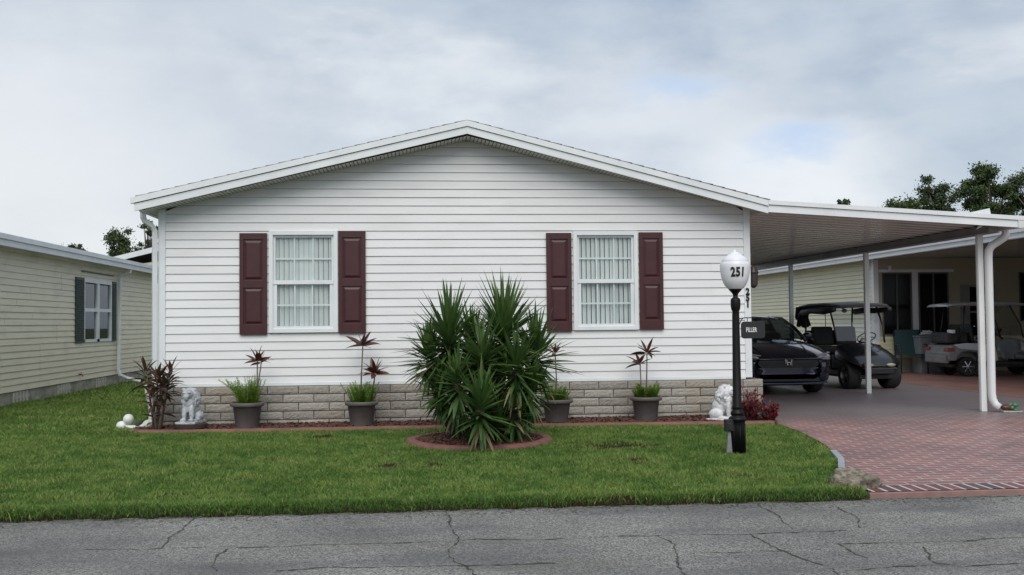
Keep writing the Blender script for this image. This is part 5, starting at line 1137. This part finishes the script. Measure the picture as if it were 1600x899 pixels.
# ------------------------------------------------------------------ porch clutter
ch = thing('patio_chair', 'teal sling patio chair by the porch window', 'chair', (12.15, 24.45, GZ), math.radians(-12)); ch.scale = (1.12, 1.12, 1.08)
mb = MB(); mb.obox((0, -.02, .43), (1, 0, 0), (0, 1, 0), (0, 0, 1), .26, .25, .012); mb.build('seat', m_teal, ch)
mb = MB(); mb.obox((0, .27, .70), (1, 0, 0), (0, 1, -.2), (0, .2, 1), .26, .012, .29); mb.build('backrest', m_teal, ch)
for sgn in (-1, 1):
    mb = MB(); mb.tube([(sgn*.28, -.30, 0), (sgn*.28, -.26, .62), (sgn*.28, -.20, .66), (sgn*.28, .18, .65), (sgn*.28, .26, .60)], .014, 7); mb.tube([(sgn*.28, .36, 0), (sgn*.28, .22, .43), (sgn*.28, -.26, .42)], .014, 7); mb.tube([(sgn*.28, .22, .43), (sgn*.28, .34, .98)], .014, 7); mb.build('side_frame', m_blackplastic, ch, smooth=True)
ut = thing('storage_cabinet', 'grey storage cabinet with loose things on top beside the teal chair', 'cabinet', (12.66, 24.6, GZ), 0)
mb = MB(); mb.box(-.30, .30, -.22, .22, 0, .88); mb.box(-.32, .32, -.24, .24, .88, .92); mb.build('body', m_util, ut, bevel=.01)
mb = MB(); mb.box(-.28, -.005, -.232, -.222, .04, .86); mb.box(.005, .28, -.232, -.222, .04, .86); mb.build('doors', m_util, ut, bevel=.004)
hs = MB(); rr = random.Random(6); pth = [(12.66+.2*math.cos(k*.7)*(1-.02*k)-.05, 24.5+.1*math.sin(k*.7), GZ+.935+.004*k+.02*rr.random()) for k in range(26)]; hs.tube(pth, .012, 6)
tag(hs.build('coiled_cord', m_letter, smooth=True), 'pale coiled cord lying on top of the grey cabinet', 'cord')

# ------------------------------------------------------------------ trees beyond the roofs
def tree(name, x, y, h, crown, m, label, seed, n=9000, leaf=.16, trunk=.18, group='trees beyond the roofs'):
    root = thing(name, label, 'tree', (x, y, GZ), 0, group); ry = random.Random(seed); rg = np.random.default_rng(seed); n = int(n*1.7); leaf *= .66
    cx, cz_, rx, rz_ = crown; clumps = []
    for k in range(int(26)):
        a = ry.uniform(0, 2*PI); b_ = ry.uniform(-.9, 1.3); rr_ = ry.uniform(.35, 1.0)
        clumps.append((Vector((cx+math.cos(a)*math.cos(b_)*rx*rr_, math.sin(a)*math.cos(b_)*rx*rr_, cz_+math.sin(b_)*rz_*rr_)), ry.uniform(.10, .30)*rx))
    mb = MB(); mb.tube([(0, 0, -.1), (cx*.3, 0, cz_*.5), (cx, 0, cz_+rz_*.3)], [trunk, trunk*.75, trunk*.25], 8)
    for c, r_ in clumps:
        s_ = Vector((cx*.6, 0, cz_-rz_*.6)); md = (s_+c)/2+Vector((0, 0, -.1*rz_)); mb.tube([s_, md, c], [trunk*.35, trunk*.22, trunk*.07], 5)
    mb.build('trunk', m_bark, root, smooth=True)
    ci = rg.integers(0, len(clumps), n); C_ = np.array([list(c[0]) for c in clumps])[ci]; Rr = np.array([c[1] for c in clumps])[ci]
    P = C_+rg.normal(0, 1, (n, 3))*Rr[:, None]*np.array([.62, .62, .45]); s_ = leaf*rg.uniform(.5, 1.2, n)
    u = rg.normal(0, 1, (n, 3)); u /= np.linalg.norm(u, axis=1)[:, None]; v = np.cross(u, rg.normal(0, 1, (n, 3))); v /= np.linalg.norm(v, axis=1)[:, None]
    V = np.stack([P-u*s_[:, None], P+v*s_[:, None]*.45, P+u*s_[:, None], P-v*s_[:, None]*.45], 1).reshape(-1, 3)
    o = arr_mesh('crown', V, np.arange(n*4).reshape(-1, 4), 4, m, rg.random(n)); o.parent = root
tree('leafy_tree', -12.75, 45, 5.5, (0, 4.75, .75, .85), m_leafB, 'open-crowned tree over the left roof, the taller of two left of the home', 41, 2200, .10, .10)
tree('leafy_tree', -11.55, 45, 6.0, (0, 4.9, .62, 1.25), m_leafB, 'sparse tree half hidden behind the left edge of the white home', 42, 1500, .10, .10)
tree('leafy_tree', -14.5, 45, 5.0, (0, 4.45, .42, .42), m_leafA, 'small dense round treetop over the left roof', 43, 1400, .08, .10)
bt = MB(); bt.tube([(0, 0, 0), (0, 0, 4.0), (.05, 0, 4.6)], [.05, .04, .01], 5)
for q in range(6): bt.tube([(0, 0, 4.1), (random.uniform(-.2, .2), 0, random.uniform(4.6, 4.95))], [.012, .005], 4)
o = bt.build('bare_twig_tree', m_bark); o.location = (-15.2, 45, GZ); tag(o, 'thin leafless twigs poking above the left roof', 'tree')
tree('leafy_tree', 25.7, 60, 9, (0, 8.0, .55, .95), m_leafA, 'lone small treetop poking above the carport roof, away from the others', 44, 1700, .14, .12)
tree('leafy_tree', 26.9, 55, 8, (0, 7.2, 1.7, .85), m_leafB, 'low broad treetop just showing over the carport edge', 45, 4200, .14, .14)
tree('leafy_tree', 29.0, 55, 10, (0, 8.0, 1.15, 1.45), m_leafA, 'open windswept tree above the carport with gaps of sky', 46, 5200, .14, .18)
tree('leafy_tree', 29.3, 50, 9, (0, 7.3, 1.5, 1.75), m_leafB, 'fullest green tree rising over the right end of the carport', 47, 12000, .13, .22)
tree('leafy_tree', 31.4, 49, 9.5, (0, 7.4, 1.4, 1.9), m_leafA, 'dark tree at the far right edge of the view', 48, 10000, .13, .22)
